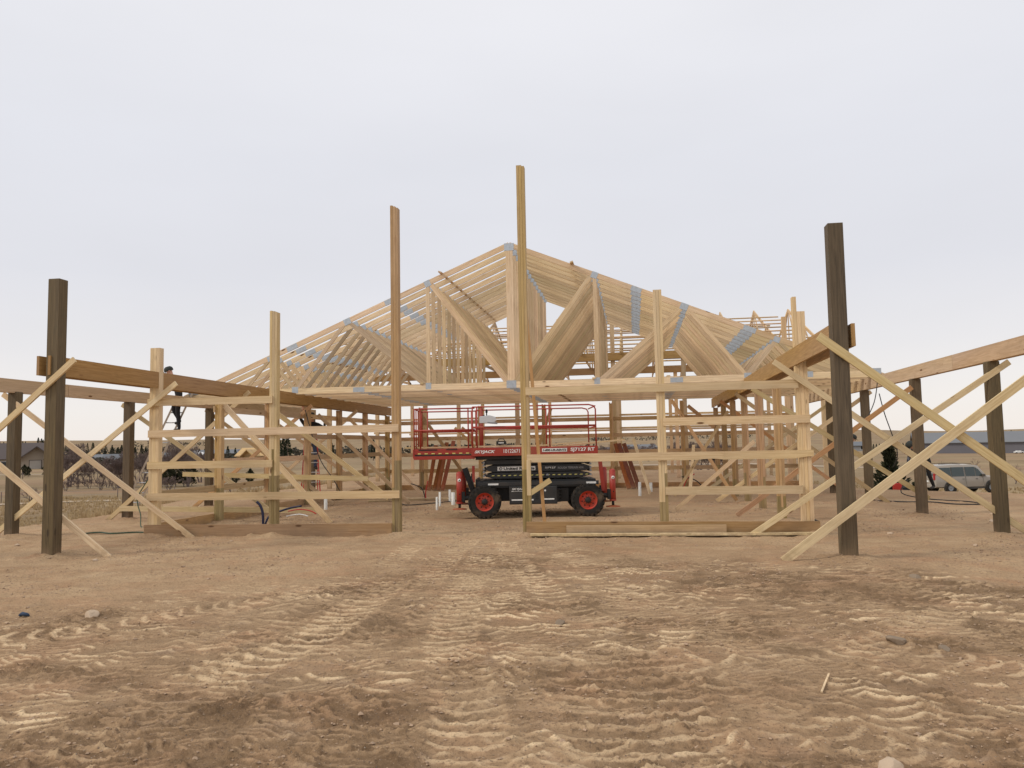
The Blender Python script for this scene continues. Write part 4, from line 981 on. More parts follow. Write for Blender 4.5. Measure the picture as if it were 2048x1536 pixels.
def std(**k):
    J = dict(pelvis=(0, 0, .95), waist=(0, 0, 1.12), chest=(0, 0, 1.36), neck=(0, 0, 1.52), head0=(0, -.01, 1.62), head1=(0, -.02, 1.72),
             shL=(-.2, 0, 1.42), elL=(-.26, .02, 1.14), wrL=(-.26, -.1, .9), paL=(-.26, -.13, .82), shR=(.2, 0, 1.42), elR=(.26, .02, 1.14), wrR=(.26, -.1, .9), paR=(.26, -.13, .82),
             hipL=(-.1, 0, .9), knL=(-.12, -.03, .5), anL=(-.12, .02, .1), toeL=(-.14, -.14, .05), hipR=(.1, 0, .9), knR=(.12, -.03, .5), anR=(.12, .02, .1), toeR=(.14, -.14, .05))
    J.update(k); return J
# on the ladder at the left, leaning over the beam
person('person', (-12.45, 20.05, 2.24), R(-60), std(chest=(0, -.12, 1.33), neck=(0, -.2, 1.46), head0=(0, -.25, 1.55), head1=(0, -.28, 1.64), waist=(0, -.03, 1.12), shL=(-.19, -.12, 1.38), shR=(.19, -.12, 1.38),
       elL=(-.3, -.35, 1.2), wrL=(-.2, -.6, 1.22), paL=(-.18, -.67, 1.22), elR=(.3, -.35, 1.2), wrR=(.18, -.58, 1.2), paR=(.16, -.65, 1.2), knL=(-.12, -.16, .56), anL=(-.12, .04, .2), toeL=(-.13, -.12, .15), anR=(.12, .02, -.02), toeR=(.13, -.14, -.05)),
       'person in black jacket and black cap on the silver ladder leaning over the left beam', 'black_cloth', 'black_cloth', scale=1.0)
# second worker, on the red stepladder, reaching up
person('person', (-9.95, 23.25, .95), R(35), std(elL=(-.36, -.1, 1.6), wrL=(-.3, -.2, 1.86), paL=(-.3, -.22, 1.94), elR=(.38, -.12, 1.3), wrR=(.34, -.3, 1.5), paR=(.33, -.34, 1.57)),
       'person in black clothes on the red stepladder reaching up to the left beams', 'black_cloth', 'jeans')
# bending over at the right in a camouflage shirt
person('person', (8.72, 25.8, gz(8.72, 25.8) + .02), R(-62), std(pelvis=(0, .10, .92), waist=(0, -.02, 1.07), chest=(0, -.22, 1.22), neck=(0, -.36, 1.30), head0=(0, -.45, 1.34), head1=(0, -.53, 1.40), shL=(-.19, -.26, 1.22), shR=(.19, -.26, 1.22),
       elL=(-.25, -.34, .95), wrL=(-.18, -.48, .75), paL=(-.16, -.53, .69), elR=(.25, -.34, .95), wrR=(.18, -.5, .78), paR=(.15, -.55, .71), hipL=(-.1, .08, .88), hipR=(.1, .08, .88), knL=(-.13, -.1, .5), knR=(.13, .02, .5), anL=(-.13, .08, .1), anR=(.13, .2, .1), toeL=(-.14, -.08, .05), toeR=(.14, .04, .05)),
       'person in dark camouflage shirt and green cap bending forward behind the right posts', 'camo_cloth', 'black_cloth', look=(0, -1, -.6))
person('person', (6.56, 26.0, gz(6.56, 26.0)), R(80), std(chest=(0, -.06, 1.34), neck=(0, -.1, 1.49), head0=(0, -.14, 1.58), head1=(0, -.18, 1.67), elL=(-.26, -.16, 1.16), wrL=(-.22, -.38, 1.05), paL=(-.2, -.45, 1.03)),
       'person in black jacket and blue jeans standing behind the right porch post', 'black_cloth', 'jeans', look=(0, -1, -.3))
# red fuel can and tools by the workers
mb = MB(); mb.prism([(-.17, 0), (.17, 0), (.17, .22), (.08, .3), (-.12, .3), (-.17, .24)], -.09, .09); can = mb.build('fuel_can', MT['can_red'], bevel=.02, fix=True); can.location = (8.25, 26.9, gz(8.25, 26.9)); can.rotation_euler = (0, 0, .2); can.scale = (.75, .75, .75)
tag(can, 'red plastic fuel can on the dirt at the bending man\'s feet', 'fuel can')
mb = MB(); mb.tube([(-.1, 0, .29), (-.06, 0, .36), (.06, 0, .36), (.1, 0, .27)], .018, 6); mb.build('handle', MT['can_red'], can)
mb = MB(); mb.tube([(.12, 0, .27), (.2, 0, .38), (.27, 0, .41)], .02, 8); mb.build('spout', MT['cord_black'], can)
mb = MB(); mb.box(-.28, .28, -.16, .16, 0, .13); mb.prism([(-.28, .13), (.28, .13), (.24, .18), (-.24, .18)], -.16, .16); o = mb.build('tool_box', MT['cap_dark'], bevel=.02, fix=True); o.location = (8.75, 27.3, gz(8.75, 27.3)); tag(o, 'dark tool box on the dirt beside the red fuel can', 'tool box')
mb = MB(); mb.tube([(-.08, 0, .18), (-.07, 0, .24), (.07, 0, .24), (.08, 0, .18)], .014, 6); mb.build('handle', MT['steel_grey'], o)
# lumber piles beyond
for i, (x0, y0, x1, y1, zz, lb) in enumerate(((9.7, 29.2, 15.2, 28.0, .08, 'lower pale board of the long pile at the right edge of the dirt'), (9.8, 29.25, 15.3, 28.05, .125, 'upper pale board of the long pile at the right edge of the dirt'))):
    plank('board', (x0, y0, gz(x0, y0) + zz), (x1, y1, gz(x1, y1) + zz), .28, .04, (0, 0, 1), 'pine', lb, 'board', 'boards stacked at the right edge of the dirt')
mb = MB(); mb.lathe([(.10, 0), (.11, .2), (.10, .22), (.0, .22)], (0, 0, 0), 'Z', 16); o = mb.build('bucket', MT['pale_plastic']); o.location = (10.8, 28.9, gz(10.8, 28.9) + .12); tag(o, 'small white bucket on the board pile at the right', 'bucket')
mb = MB(); mb.tube([(-.1, 0, .2), (-.08, 0, .28), (.08, 0, .28), (.1, 0, .2)], .006, 5); mb.build('handle', MT['steel_grey'], o)

# ------------------------------------------------------------------ second frame behind the barn
rear = empty('timber_building', (-1.6, 36.3, 0), 0, 'far timber roof frame with thin purlins and beams showing through and above the near trusses', 'house frame')
ro = Vector((1.6, -36.3, 0))
def rpart(mb, name, m_='pine_shade'):
    o = mb.build(name, MT[m_], rear); o.location = ro; return o
RX0, RX1, RY0, RYM, RY1, REZ, RSL = -12.4, 7.0, 30.3, 36.3, 42.3, 5.14, .375
for yy in (RY0, RYM, RY1):
    for xx in (-12.2, -8.2, -4.5, -.75, 1.9, 5.62, 6.9):
        mb = MB(); tall = 0 if yy != RY0 else (1.4 if xx in (-.75, 5.62) else 0)
        mb.board((xx, yy, -1.2), (xx, yy, 4.8 + tall), .16, .14, (0, 1, 0)); rpart(mb, 'post', 'pine_shade')
    for dy in ((-.1, .1) if yy != RY1 else (0,)):
        mb = MB(); mb.board((RX0, yy + dy, 4.93), (RX1, yy + dy, 4.93), .3, .045, (0, 1, 0)); rpart(mb, 'carrying_beam', 'glulam')
    if yy > RY0:
        for z in (2.3, 2.9, 4.3):
            mb = MB(); mb.board((RX0, yy + .1, z), (RX1, yy + .1, z), .09, .036, (0, 1, 0)); rpart(mb, 'girt')
def rz_(y): return REZ + (6 - abs(y - RYM)) * RSL
x = RX0 + .1; first = None
while x < RX1:
    mb = MB()
    for s_ in (-1, 1): mb.board((0, s_ * 6.2, rz_(RYM + 6.2)), (0, 0, rz_(RYM)), .13, .04, (1, 0, 0))
    mb.board((0, -6.1, REZ - .02), (0, 6.1, REZ - .02), .12, .04, (1, 0, 0))
    for s_ in (-1, 1):
        mb.board((0, s_ * 2, REZ), (0, s_ * 3, rz_(RYM + 3)), .085, .036, (1, 0, 0)); mb.board((0, s_ * 2, REZ), (0, s_ * .1, rz_(RYM)), .085, .036, (1, 0, 0)); mb.board((0, s_ * 4.4, REZ), (0, s_ * 3, rz_(RYM + 3)), .085, .036, (1, 0, 0))
    mb.board((0, 0, REZ), (0, 0, rz_(RYM)), .085, .036, (1, 0, 0))
    o = mb.build('roof_truss', MT['pine_shade'], rear); o.location = ro + Vector((x, RYM, 0)); x += 1.48
k = 0
while k < 8:
    for s_ in (-1, 1):
        yy = RYM + s_ * (6 - .62 * k - (0 if s_ < 0 else .2)); z = rz_(yy) + .1
        mb = MB(); e_ = random.uniform(-.5, .3)
        mb.board((RX0 - .2, yy, z), (RX1 + e_ - .06 * k, yy, z), .09, .04, (0, s_ * .35, 1)); rpart(mb, 'purlin')
    k += 1

# ------------------------------------------------------------------ parked suv
suv = empty('parked_suv', (az(1912, 64), 64, 0), R(14), 'tan sport utility vehicle parked beyond the right edge of the dirt', 'car')
suv.location.z = -2.60; suv.scale = (1.04, 1.06, 1.08)
def body_shell():
    """cross sections along x; each: x, half width low, z bottom, z belt, half width belt, z roof, half width roof"""
    st = [(-2.58, .86, .55, .95, .88, .98, .86), (-2.55, .95, .42, 1.0, .97, 1.78, .74), (-2.40, .97, .40, 1.08, .99, 1.92, .78), (-1.2, .98, .38, 1.10, 1.0, 1.97, .80), (.2, .98, .38, 1.10, 1.0, 1.96, .80),
          (.72, .98, .38, 1.10, 1.0, 1.88, .79), (1.28, .98, .38, 1.11, .99, 1.22, .88), (1.75, .98, .38, 1.08, .98, 1.16, .86), (2.35, .95, .40, .99, .95, 1.05, .80), (2.56, .88, .44, .90, .88, .94, .72), (2.62, .80, .50, .82, .80, .86, .66)]
    mb = MB(); n = 12
    for x, wl, zb, zl, wb, zr, wr in st:
        prof = [(0, zb), (wl * .85, zb), (wl, zb + .08), (wb * 1.0, (zb + zl) / 2 + .03), (wb * .985, zl), (wr + (wb - wr) * .12, zr - (zr - zl) * .12), (wr * .93, zr), (0, zr + (.02 if zr > 1.5 else .03))]
        for y, z in prof: mb.v.append((x, y, z))
        for y, z in prof[-2:0:-1]: mb.v.append((x, -y, z))
    m_ = 14
    for i in range(len(st) - 1):
        for k in range(m_):
            k2 = (k + 1) % m_; mb.face([i * m_ + k, i * m_ + k2, (i + 1) * m_ + k2, (i + 1) * m_ + k], None, 0, True)
    mb.face(list(range(m_))[::-1]); mb.face([(len(st) - 1) * m_ + k for k in range(m_)])
    return mb
b_ = body_shell().build('body', MT['suv_paint'], suv, fix=True); es = b_.modifiers.new('es', 'EDGE_SPLIT'); es.split_angle = R(28)
def pane(name, poly, side, y0, dy, m_, par=suv, push=.012):
    """poly in (x, z); y interpolated from belt (y0 at z 1.1) to roof (y0 - dy at z 1.95)"""
    mb = MB()
    for x, z in poly: mb.v.append((x, side * (y0 - dy * (z - 1.10) / .85 + push), z))
    for x, z in poly: mb.v.append((x, side * (y0 - dy * (z - 1.10) / .85 - .01), z))
    n = len(poly); mb.face(list(range(n))); 
    for i in range(n): mb.face([i, (i + 1) % n, n + (i + 1) % n, n + i])
    return mb.build(name, MT[m_], par, fix=True)
for side in (-1, 1):
    for poly in ([(-2.3, 1.18), (-1.42, 1.18), (-1.42, 1.78), (-2.2, 1.78)], [(-1.34, 1.18), (-.42, 1.18), (-.42, 1.80), (-1.34, 1.80)], [(-.30, 1.18), (.42, 1.18), (.42, 1.80), (-.30, 1.80)], [(.47, 1.18), (1.02, 1.18), (.70, 1.62), (.47, 1.78)]):
        pane('window', poly, side, .992, .17, 'car_glass')
    for x in (-1.38, -.36, .95):
        pane('door_seam', [(x, .5), (x + .012, .5), (x + .012, 1.8 if x < .5 else 1.15), (x, 1.8 if x < .5 else 1.15)], side, .995, .17, 'suv_trim', push=.005)
    for x in (-.50, .30 + .2):
        mb = MB(); mb.box(x - .09, x + .06, side * 1.0 - .02, side * 1.0 + .02, .98, 1.01); mb.build('door_handle', MT['suv_trim'], suv)
    mb = MB(); mb.box(-1.0, 1.0, side * .98 - .08, side * .98 + .10, .33, .40); mb.build('running_board', MT['suv_trim'], suv)
    mb = MB(); mb.box(.86, 1.02, min(side * 1.0, side * 1.2), max(side * 1.0, side * 1.2), 1.14, 1.32); mb.build('mirror', MT['suv_trim'], suv, bevel=.03)
    mb = MB(); mb.box(-2.63, -2.5, side * .82 - .07, side * .82 + .08, .95, 1.4); mb.build('tail_light', MT['tail_red'], suv, bevel=.02)
    mb = MB(); mb.box(2.42, 2.60, side * .68 - .16, side * .68 + .16, .68, .84); mb.build('headlight', MT['lamp_glass'], suv, bevel=.02)
    for x in (-1.52, 1.55):
        mb = MB(); mb.lathe([(.0, -.005), (.44, -.005), (.47, .0), (.47, .012), (.44, .02)] if side > 0 else [(.0, .005), (.44, .005), (.47, 0), (.47, -.012), (.44, -.02)], (x, side * 1.0, .42), 'Y', 28); mb.build('wheel_arch', MT['suv_trim'], suv)
        mb = MB(); mb.lathe([(.2, -.13), (.34, -.13), (.40, -.09), (.405, 0), (.40, .09), (.34, .13), (.2, .13)], (0, 0, 0), 'Y', 28); wl = mb.build('wheel', MT['tyre'], suv); wl.location = (x, side * .92, .405)
        mb = MB(); mb.lathe([(.22, .11 * side), (.2, .12 * side), (.16, .09 * side), (.06, .1 * side), (.0, .12 * side)], (0, 0, 0), 'Y', 20); mb.build('rim', MT['steel_grey'], wl)
mb = MB(); mb.box(-2.70, -2.5, -.9, .9, .42, .62); mb.build('rear_bumper', MT['suv_paint'], suv, bevel=.03)
mb = MB(); mb.box(2.5, 2.70, -.88, .88, .42, .62); mb.build('front_bumper', MT['suv_paint'], suv, bevel=.04)
mb = MB(); mb.board((-2.575, 0, 1.22), (-2.50, 0, 1.74), 1.35, .03, (1, 0, 0)); mb.build('rear_window', MT['car_glass'], suv)
mb = MB(); mb.board((1.26, 0, 1.22), (.74, 0, 1.86), 1.45, .03, (1, 0, 1)); mb.build('windscreen', MT['car_glass'], suv)
mb = MB(); mb.box(-2.605, -2.58, -.16, .16, .78, .90); mb.build('number_plate', MT['white_paint'], suv)
mb = MB()
for y in (-.62, .62): mb.tube([(-2.1, y, 2.02), (-.2, y, 2.05), (.4, y, 2.0)], .02, 6)
mb.build('roof_rack', MT['suv_trim'], suv)

# ------------------------------------------------------------------ trees
def bare_tree_mesh(seed, h=5.0, spread=.55, depth=5, trunks=1):
    rnd = random.Random(seed); tk, cw = MB(), MB()
    def grow(p, d, L, r, lev):
        q = p; pts = [p]; rr = [r]; n = 3
        for i in range(n):
            d = (d + Vector((rnd.gauss(0, .13), rnd.gauss(0, .13), rnd.gauss(.04, .08)))).normalized(); q = q + d * L / n; pts.append(q); rr.append(max(.011, r * (1 - .42 * (i + 1) / n)))
        (tk if lev < 2 else cw).tube(pts, rr, 5 if lev < 2 else 3, cap=False)
        if lev >= depth: return
        for k in range(rnd.choice([3, 3, 4]) + (1 if lev >= 2 else 0)):
            a_ = rnd.uniform(0, 6.28); o_ = Vector((math.cos(a_), math.sin(a_), rnd.uniform(-.1, .5)))
            dd = (d + o_ * rnd.uniform(spread * .6, spread * 1.4)).normalized(); s_ = rnd.choice([n, n, n - 1] if lev else [n, 2, 1])
            grow(pts[s_], dd, L * rnd.uniform(.58, .8), rr[s_] * rnd.uniform(.5, .7), lev + 1)
    for t_ in range(trunks):
        a_ = rnd.uniform(0, 6.28); grow(Vector((math.cos(a_) * .15 * (trunks > 1), math.sin(a_) * .15 * (trunks > 1), -.1)), Vector((math.cos(a_) * .25 * (trunks > 1), math.sin(a_) * .25 * (trunks > 1), 1)).normalized(), h * .3, h * .016 + .02, 0)
    return tk, cw
TREES = {}
def make_tree(kind, name, loc, scale, label, cat, group):
    if kind not in TREES:
        bk, seed = kind[0], kind[1]
        if bk == 'bare': tk, cw = bare_tree_mesh(seed, 5, .6, 5, kind[2]); m1, m2 = 'bark', 'twig'
        elif bk == 'sparse': tk, cw = bare_tree_mesh(seed, 5, .8, 3, 2); m1, m2 = 'bark', 'twig'
        elif bk == 'shrub': tk, cw = bare_tree_mesh(seed, 3, .75, 4, 3); m1, m2 = 'bark', 'twig'
        else: tk, cw = conifer_mesh(seed, *kind[2:]); m1, m2 = 'bark', 'juniper' if kind[0] == 'juniper' else 'conifer'
        TREES[kind] = (tk, m1, cw, m2, [])
    tk, m1, cw, m2, protos = TREES[kind]
    if not protos:
        r = empty(name, loc); t_ = tk.build('trunk', MT[m1], r); c_ = cw.build('crown', MT[m2], r); protos.append(r)
    else: r = copy_tree(protos[0])
    r.location = loc; r.rotation_euler = (0, 0, random.uniform(0, 6.28)); r.scale = (scale,) * 3 if not isinstance(scale, tuple) else scale
    tag(r, label, cat, group); return r
def conifer_mesh(seed, h=5.0, w_=1.3, n=900, colm=False):
    rnd = random.Random(seed); tk, cw = MB(), MB(); tk.tube([(0, 0, -.2), (0, 0, h * .5), (0, 0, h * .96)], [.10, .06, .015], 6)
    for k in range(n):
        t_ = rnd.random() ** (.8 if colm else 1.15); z = .12 * h + t_ * .88 * h; env = w_ * ((1 - t_) ** .8 if not colm else (1 - t_ ** 2.6) ** .6 * (.75 + .35 * math.sin(t_ * 9 + seed)))
        a_ = rnd.uniform(0, 6.28); lobe = .75 + .25 * math.sin(3 * a_ + t_ * 14 + seed) + rnd.uniform(-.1, .15); r_ = env * lobe * rnd.uniform(.45, 1.0)
        p = Vector((math.cos(a_) * r_, math.sin(a_) * r_, z)); o_ = Vector((math.cos(a_), math.sin(a_), rnd.uniform(-.5, .5) + (.8 if colm else 0))).normalized()
        s_ = h * rnd.uniform(.02, .045); c_ = o_.cross(Vector((rnd.uniform(-1, 1), rnd.uniform(-1, 1), rnd.uniform(-1, 1)))).normalized() * s_ * .55
        b0 = len(cw.v); cw.v += [tuple(p - o_ * s_), tuple(p + c_), tuple(p + o_ * s_ * 1.5), tuple(p - c_)]; cw.face([b0, b0 + 1, b0 + 2, b0 + 3])
    return tk, cw
def put(kind, name, px, y, h, base_h, label, cat, group, dz=0):
    x = az(px, y); return make_tree(kind, name, (x, y, gz(x, y) + dz), h / base_h, label, cat, group)
rnd = random.Random(11)
for i in range(34):
    px = 126 + i * 8.2 + rnd.uniform(-6, 6)
    put(('bare', 1 + i % 4, 1 + i % 2), 'bare_tree', px, rnd.uniform(88, 116), rnd.choice([3.0, 3.8, 4.6, 5.4, 6.4]) + rnd.uniform(-.3, .3), 5, 'leafless greyish tree in the thicket on the left beyond the fence', 'tree', 'leafless trees in the left thicket')
for i in range(10):
    px = 130 + i * 27 + rnd.uniform(-8, 8)
    put(('shrub', 7 + i % 2), 'bare_shrub', px, rnd.uniform(84, 90), rnd.uniform(1.6, 2.4), 3, 'low leafless shrub at the foot of the left thicket', 'shrub', 'leafless shrubs in front of the left thicket')
put(('shrub', 8), 'bare_shrub', 66, 66, 2.0, 3, 'lone leafless shrub in the dry grass before the big house', 'shrub', None)
put(('shrub', 7), 'bare_shrub', 220, 40, 1.2, 3, 'small twiggy shrub in the dry grass left of the barn', 'shrub', None)
for px, y, h, wh in ((336, 90, 3.4, 'leftmost'), (352, 92, 3.9, 'tall second'), (368, 91, 3.6, 'third'), (384, 93, 3.2, 'fourth'), (500, 84, 2.9, 'rightmost'), (470, 86, 2.2, 'small')):
    put(('juniper', 21, 5.0, 1.9, 1500, True), 'evergreen_bush', px, y, h * .8, 5, wh + ' dark evergreen bush in the field behind the left wing', 'bush', 'dark bushes behind the left wing')
for px, y, h, wh in ((50, 130, 2.2, 'left'), (58, 128, 1.9, 'middle'), (92, 132, 2.1, 'right')):
    put(('juniper', 21, 5.0, 1.9, 1500, True), 'evergreen_bush', px, y, h, 5, wh + ' small round green bush on the lawn before the big house', 'bush', 'bushes on the lawn of the big house')
for i, (px, y, h) in enumerate(((355, 300, 9), (362, 305, 7), (375, 310, 8), (398, 300, 7), (412, 290, 9), (420, 300, 7), (210, 330, 7), (224, 330, 9), (236, 330, 8), (243, 335, 9), (256, 320, 10), (270, 330, 8), (283, 320, 9), (291, 320, 8), (455, 310, 8), (470, 300, 7), (566, 290, 12), (574, 290, 13), (558, 292, 11), (655, 300, 8), (662, 300, 9), (745, 290, 10), (752, 290, 9), (728, 292, 8))):
    put(('conifer', 31 + i % 3, 5.0, 1.25, 500), 'pine_tree', px, y, h * .8, 5, 'dark pointed conifer on the slope behind the left side of the barn', 'tree', 'conifers behind the left side of the barn')
for i in range(32):
    px = 838 + i * 7.2 + rnd.uniform(-3, 3)
    put(('conifer', 31 + i % 3, 5.0, 1.25, 500), 'pine_tree', px, rnd.uniform(300, 340), rnd.uniform(3.5, 6.5), 5, 'dark conifer in the distant row behind the scissor lift', 'tree', 'distant conifers behind the scissor lift')
for i in range(24):
    px = 840 + i * 12 + rnd.uniform(-4, 4)
    put(('bare', 1 + i % 4, 1 + i % 2), 'bare_tree', px, rnd.uniform(250, 290), rnd.uniform(5, 7.5), 5, 'grey leafless tree in the distance behind the scissor lift', 'tree', 'distant leafless trees behind the lift')
for i in range(44):
    px = 1185 + i * 6.2 + rnd.uniform(-4, 4)
    kd = ('bare', 1 + i % 4, 1 + i % 2) if i % 3 else ('conifer', 31 + i % 3, 5.0, 1.25, 500)
    put(kd, 'bare_tree' if i % 3 else 'pine_tree', px, rnd.uniform(170, 230), rnd.uniform(3.6, 5.2) * (1 if i % 3 else .62), 5, 'leafless tree in the grey thicket behind the right half of the back wall' if i % 3 else 'small dark conifer in the grey thicket behind the right half of the back wall', 'tree', 'thicket of leafless trees behind the back wall' if i % 3 else 'conifers in the thicket behind the back wall')
for px, y, h in ((1388, 92, 6.0), (1415, 94, 6.2), (1436, 95, 5.6)):
    put(('bare', 3, 2), 'bare_tree', px, y, h, 5, 'taller leafless tree reaching above the horizon behind the right back wall', 'tree', 'tall leafless trees behind the right back wall')
for i in range(30):
    px = 1730 + i * 5.9
    put(('conifer', 31 + i % 3, 5.0, 1.25, 500), 'pine_tree', px, 262 + i * 3.2, 2.6, 5, 'young dark conifer in the long windbreak row on the far right', 'tree', 'windbreak row of young conifers')
put(('juniper', 23, 5.0, 1.4, 1700, True), 'juniper_tree', 1771, 44, 3.9, 5, 'dense dark juniper tree standing behind the right outer posts', 'tree', None)
for px, y, h, lb in ((1888, 75, 3.9, 'leafless crooked tree behind the roof of the parked car'), (1946, 84, 3.6, 'thin leafless tree behind the bonnet of the parked car'), (2018, 80, 2.9, 'small leafless tree at the right edge of the field'), (1722, 46, 2.9, 'small leafless tree left of the dark juniper')):
    put(('sparse', int(px) % 3 + 2), 'bare_tree', px, y, h * .9, 5, lb, 'tree', None)
for i, (px, y, h) in enumerate(((1968, 380, 5), (1974, 380, 6), (1981, 380, 5), (2012, 380, 6), (2018, 380, 7), (2024, 380, 6), (2031, 380, 6), (2038, 380, 5))):
    put(('conifer', 31 + i % 3, 5.0, 1.25, 500), 'pine_tree', px, y, h * .9, 5, 'dark conifer on the rise beyond the long metal barn', 'tree', 'conifers beyond the metal barn')
for i in range(30):
    px = 2 + i * 7.2 + rnd.uniform(-3, 3); 
    if i in (9, 15, 21): continue
    put(('conifer', 31 + i % 3, 5.0, 1.25, 500), 'pine_tree', px, rnd.uniform(620, 700), rnd.uniform(4, 8) + (4 if 75 < px < 95 else 0), 5, 'tiny dark tree along the horizon at the far left', 'tree', 'trees along the left horizon')
# far-off wooded patches that read as one mass
def wood_patch(px0, px1, y, h, n, label, seed):
    rnd = random.Random(seed); mb = MB()
    for k in range(n):
        px = rnd.uniform(px0, px1); yy = y * rnd.uniform(.94, 1.06); x = az(px, yy); z = gz(x, yy); hh = h * rnd.uniform(.4, 1.0); r_ = hh * rnd.uniform(.4, .7)
        for q in range(14):
            p = Vector((x + rnd.gauss(0, r_ * .5), yy + rnd.gauss(0, r_ * .5), z + hh * rnd.uniform(.05, 1)))
            a_ = Vector((rnd.uniform(-1, 1), rnd.uniform(-1, 1), rnd.uniform(-1, 1))).normalized() * r_ * .3; b2 = a_.cross(Vector((rnd.uniform(-1, 1), rnd.uniform(-1, 1), rnd.uniform(-1, 1)))).normalized() * r_ * .25
            b0 = len(mb.v); mb.v += [tuple(p - a_), tuple(p + b2), tuple(p + a_), tuple(p - b2)]; mb.face([b0, b0 + 1, b0 + 2, b0 + 3])
    o = mb.build('distant_woods', MT['far_wood']); tag(o, label, 'woods', kind='stuff')
wood_patch(-60, 330, 520, 5, 230, 'far-off dark woods below the left horizon', 1)
wood_patch(170, 560, 270, 3.4, 200, 'brush and low woods around the houses on the left', 2)
wood_patch(560, 1180, 380, 5.5, 320, 'far-off dark woods behind the middle of the barn', 3)
wood_patch(1170, 1460, 240, 3.2, 220, 'grey brush behind the right half of the back wall', 4)
wood_patch(1180, 1500, 900, 6, 80, 'dark tree tops on the horizon right of the middle', 6)
wood_patch(255, 420, 820, 5, 60, 'dark tree tops on the horizon left of the middle', 7)

# ------------------------------------------------------------------ houses and barns in the distance
def house(name, px, y, rz, W, D, H, RH, wall, roof, label, cat='house', gables=(), doors=(), wins=(), hip=0, dz=0, group=None):
    x = az(px, y); r = empty(name, (x, y, gz(x, y) + dz - .1), rz, label, cat, group)
    mb = MB(); mb.box(-W / 2, W / 2, -D / 2, D / 2, -1, H); mb.prism([(-D / 2, H), (D / 2, H), (0, H + RH * .97)], -W / 2 + hip + .02, W / 2 - hip - .02, plane='YZ'); mb.build('wall', MT[wall], r, fix=True)
    mb = MB(); e_ = .5; t_ = .16
    zb = H - e_ * RH / (D / 2)
    v0 = len(mb.v); pts = [(-W / 2 - e_, -D / 2 - e_, zb), (W / 2 + e_, -D / 2 - e_, zb), (W / 2 + e_, D / 2 + e_, zb), (-W / 2 - e_, D / 2 + e_, zb), (-W / 2 - e_ + hip, 0, H + RH), (W / 2 + e_ - hip, 0, H + RH)]
    mb.v += pts + [(p[0], p[1], p[2] + t_) for p in pts]
    for f in ((0, 1, 5, 4), (1, 2, 5), (2, 3, 4, 5), (3, 0, 4)):
        if len(f) == 3 and not hip: continue
        mb.face([6 + i for i in f]); mb.face(list(f)[::-1])
    for a_, b_ in ((0, 1), (1, 5), (5, 2), (2, 3), (3, 4), (4, 0)): mb.face([a_, b_, 6 + b_, 6 + a_])
    rf = mb.build('roof', MT[roof], r, fix=True)
    for gx, gw, gd, gh in gables:          # front gables
        mb = MB(); y0 = -D / 2 - gd; mb.box(gx - gw / 2, gx + gw / 2, y0, -D / 2 + .1, -1, H - .1); mb.prism([(gx - gw / 2, H - .1), (gx + gw / 2, H - .1), (gx, H - .1 + gh)], y0, -D / 2 + gd + 2); mb.build('front_gable', MT[wall], r, fix=True)
        mb = MB()
        for s_ in (-1, 1): mb.board((gx + s_ * (gw / 2 + .5), (y0 + D * .1) / 1 + 0, H - .1 - .5 * gh / (gw / 2) + .1), (gx, (y0 + D * .1), H - .1 + gh + .1), gd + D * .35, .2, (s_ * gh, 0, gw / 2))
        mb.build('gable_roof', MT[roof], r)
    for dx, dw, dh, dy in doors:
        mb = MB(); mb.box(dx - dw / 2 - .15, dx + dw / 2 + .15, -D / 2 - dy - .06, -D / 2 - dy - .002, -.3, dh + .15); fr = mb.build('garage_door', MT['roof_brown'], r)
        mb = MB(); mb.box(dx - dw / 2, dx + dw / 2, -D / 2 - dy - .1, -D / 2 - dy - .062, -.3, dh); mb.build('door_panel', MT['door_tan'], fr)
    for wx, wz, ww, wh in wins:
        mb = MB(); mb.box(wx - ww / 2 - .1, wx + ww / 2 + .1, -D / 2 - .06, -D / 2 - .002, wz - wh / 2 - .1, wz + wh / 2 + .1); fr = mb.build('window', MT['wall_white'], r)
        mb = MB(); mb.box(wx - ww / 2, wx + ww / 2, -D / 2 - .09, -D / 2 - .062, wz - wh / 2, wz + wh / 2); mb.build('pane', MT['window_dark'], fr)
    return r
house('house', 38, 190, R(38), 22, 12, 3.0, 3.9, 'wall_tan', 'roof_brown', 'big tan house with brown roof and two garage gables beyond the left fence', gables=((4.5, 7.5, 2.2, 3.0), (9.2, 5.2, 4.2, 2.3)), doors=((4.2, 2.6, 2.3, 2.2), (9.2, 3.0, 2.3, 4.2)), wins=((-3, 1.5, 1.6, 1.2), (-7, 1.5, 1.6, 1.2)), hip=3)
house('green_house', -22, 190, R(38), 9, 8, 3.1, 2.4, 'wall_green', 'roof_brown', 'dark green building with brown roof at the left edge of the photo', 'building')
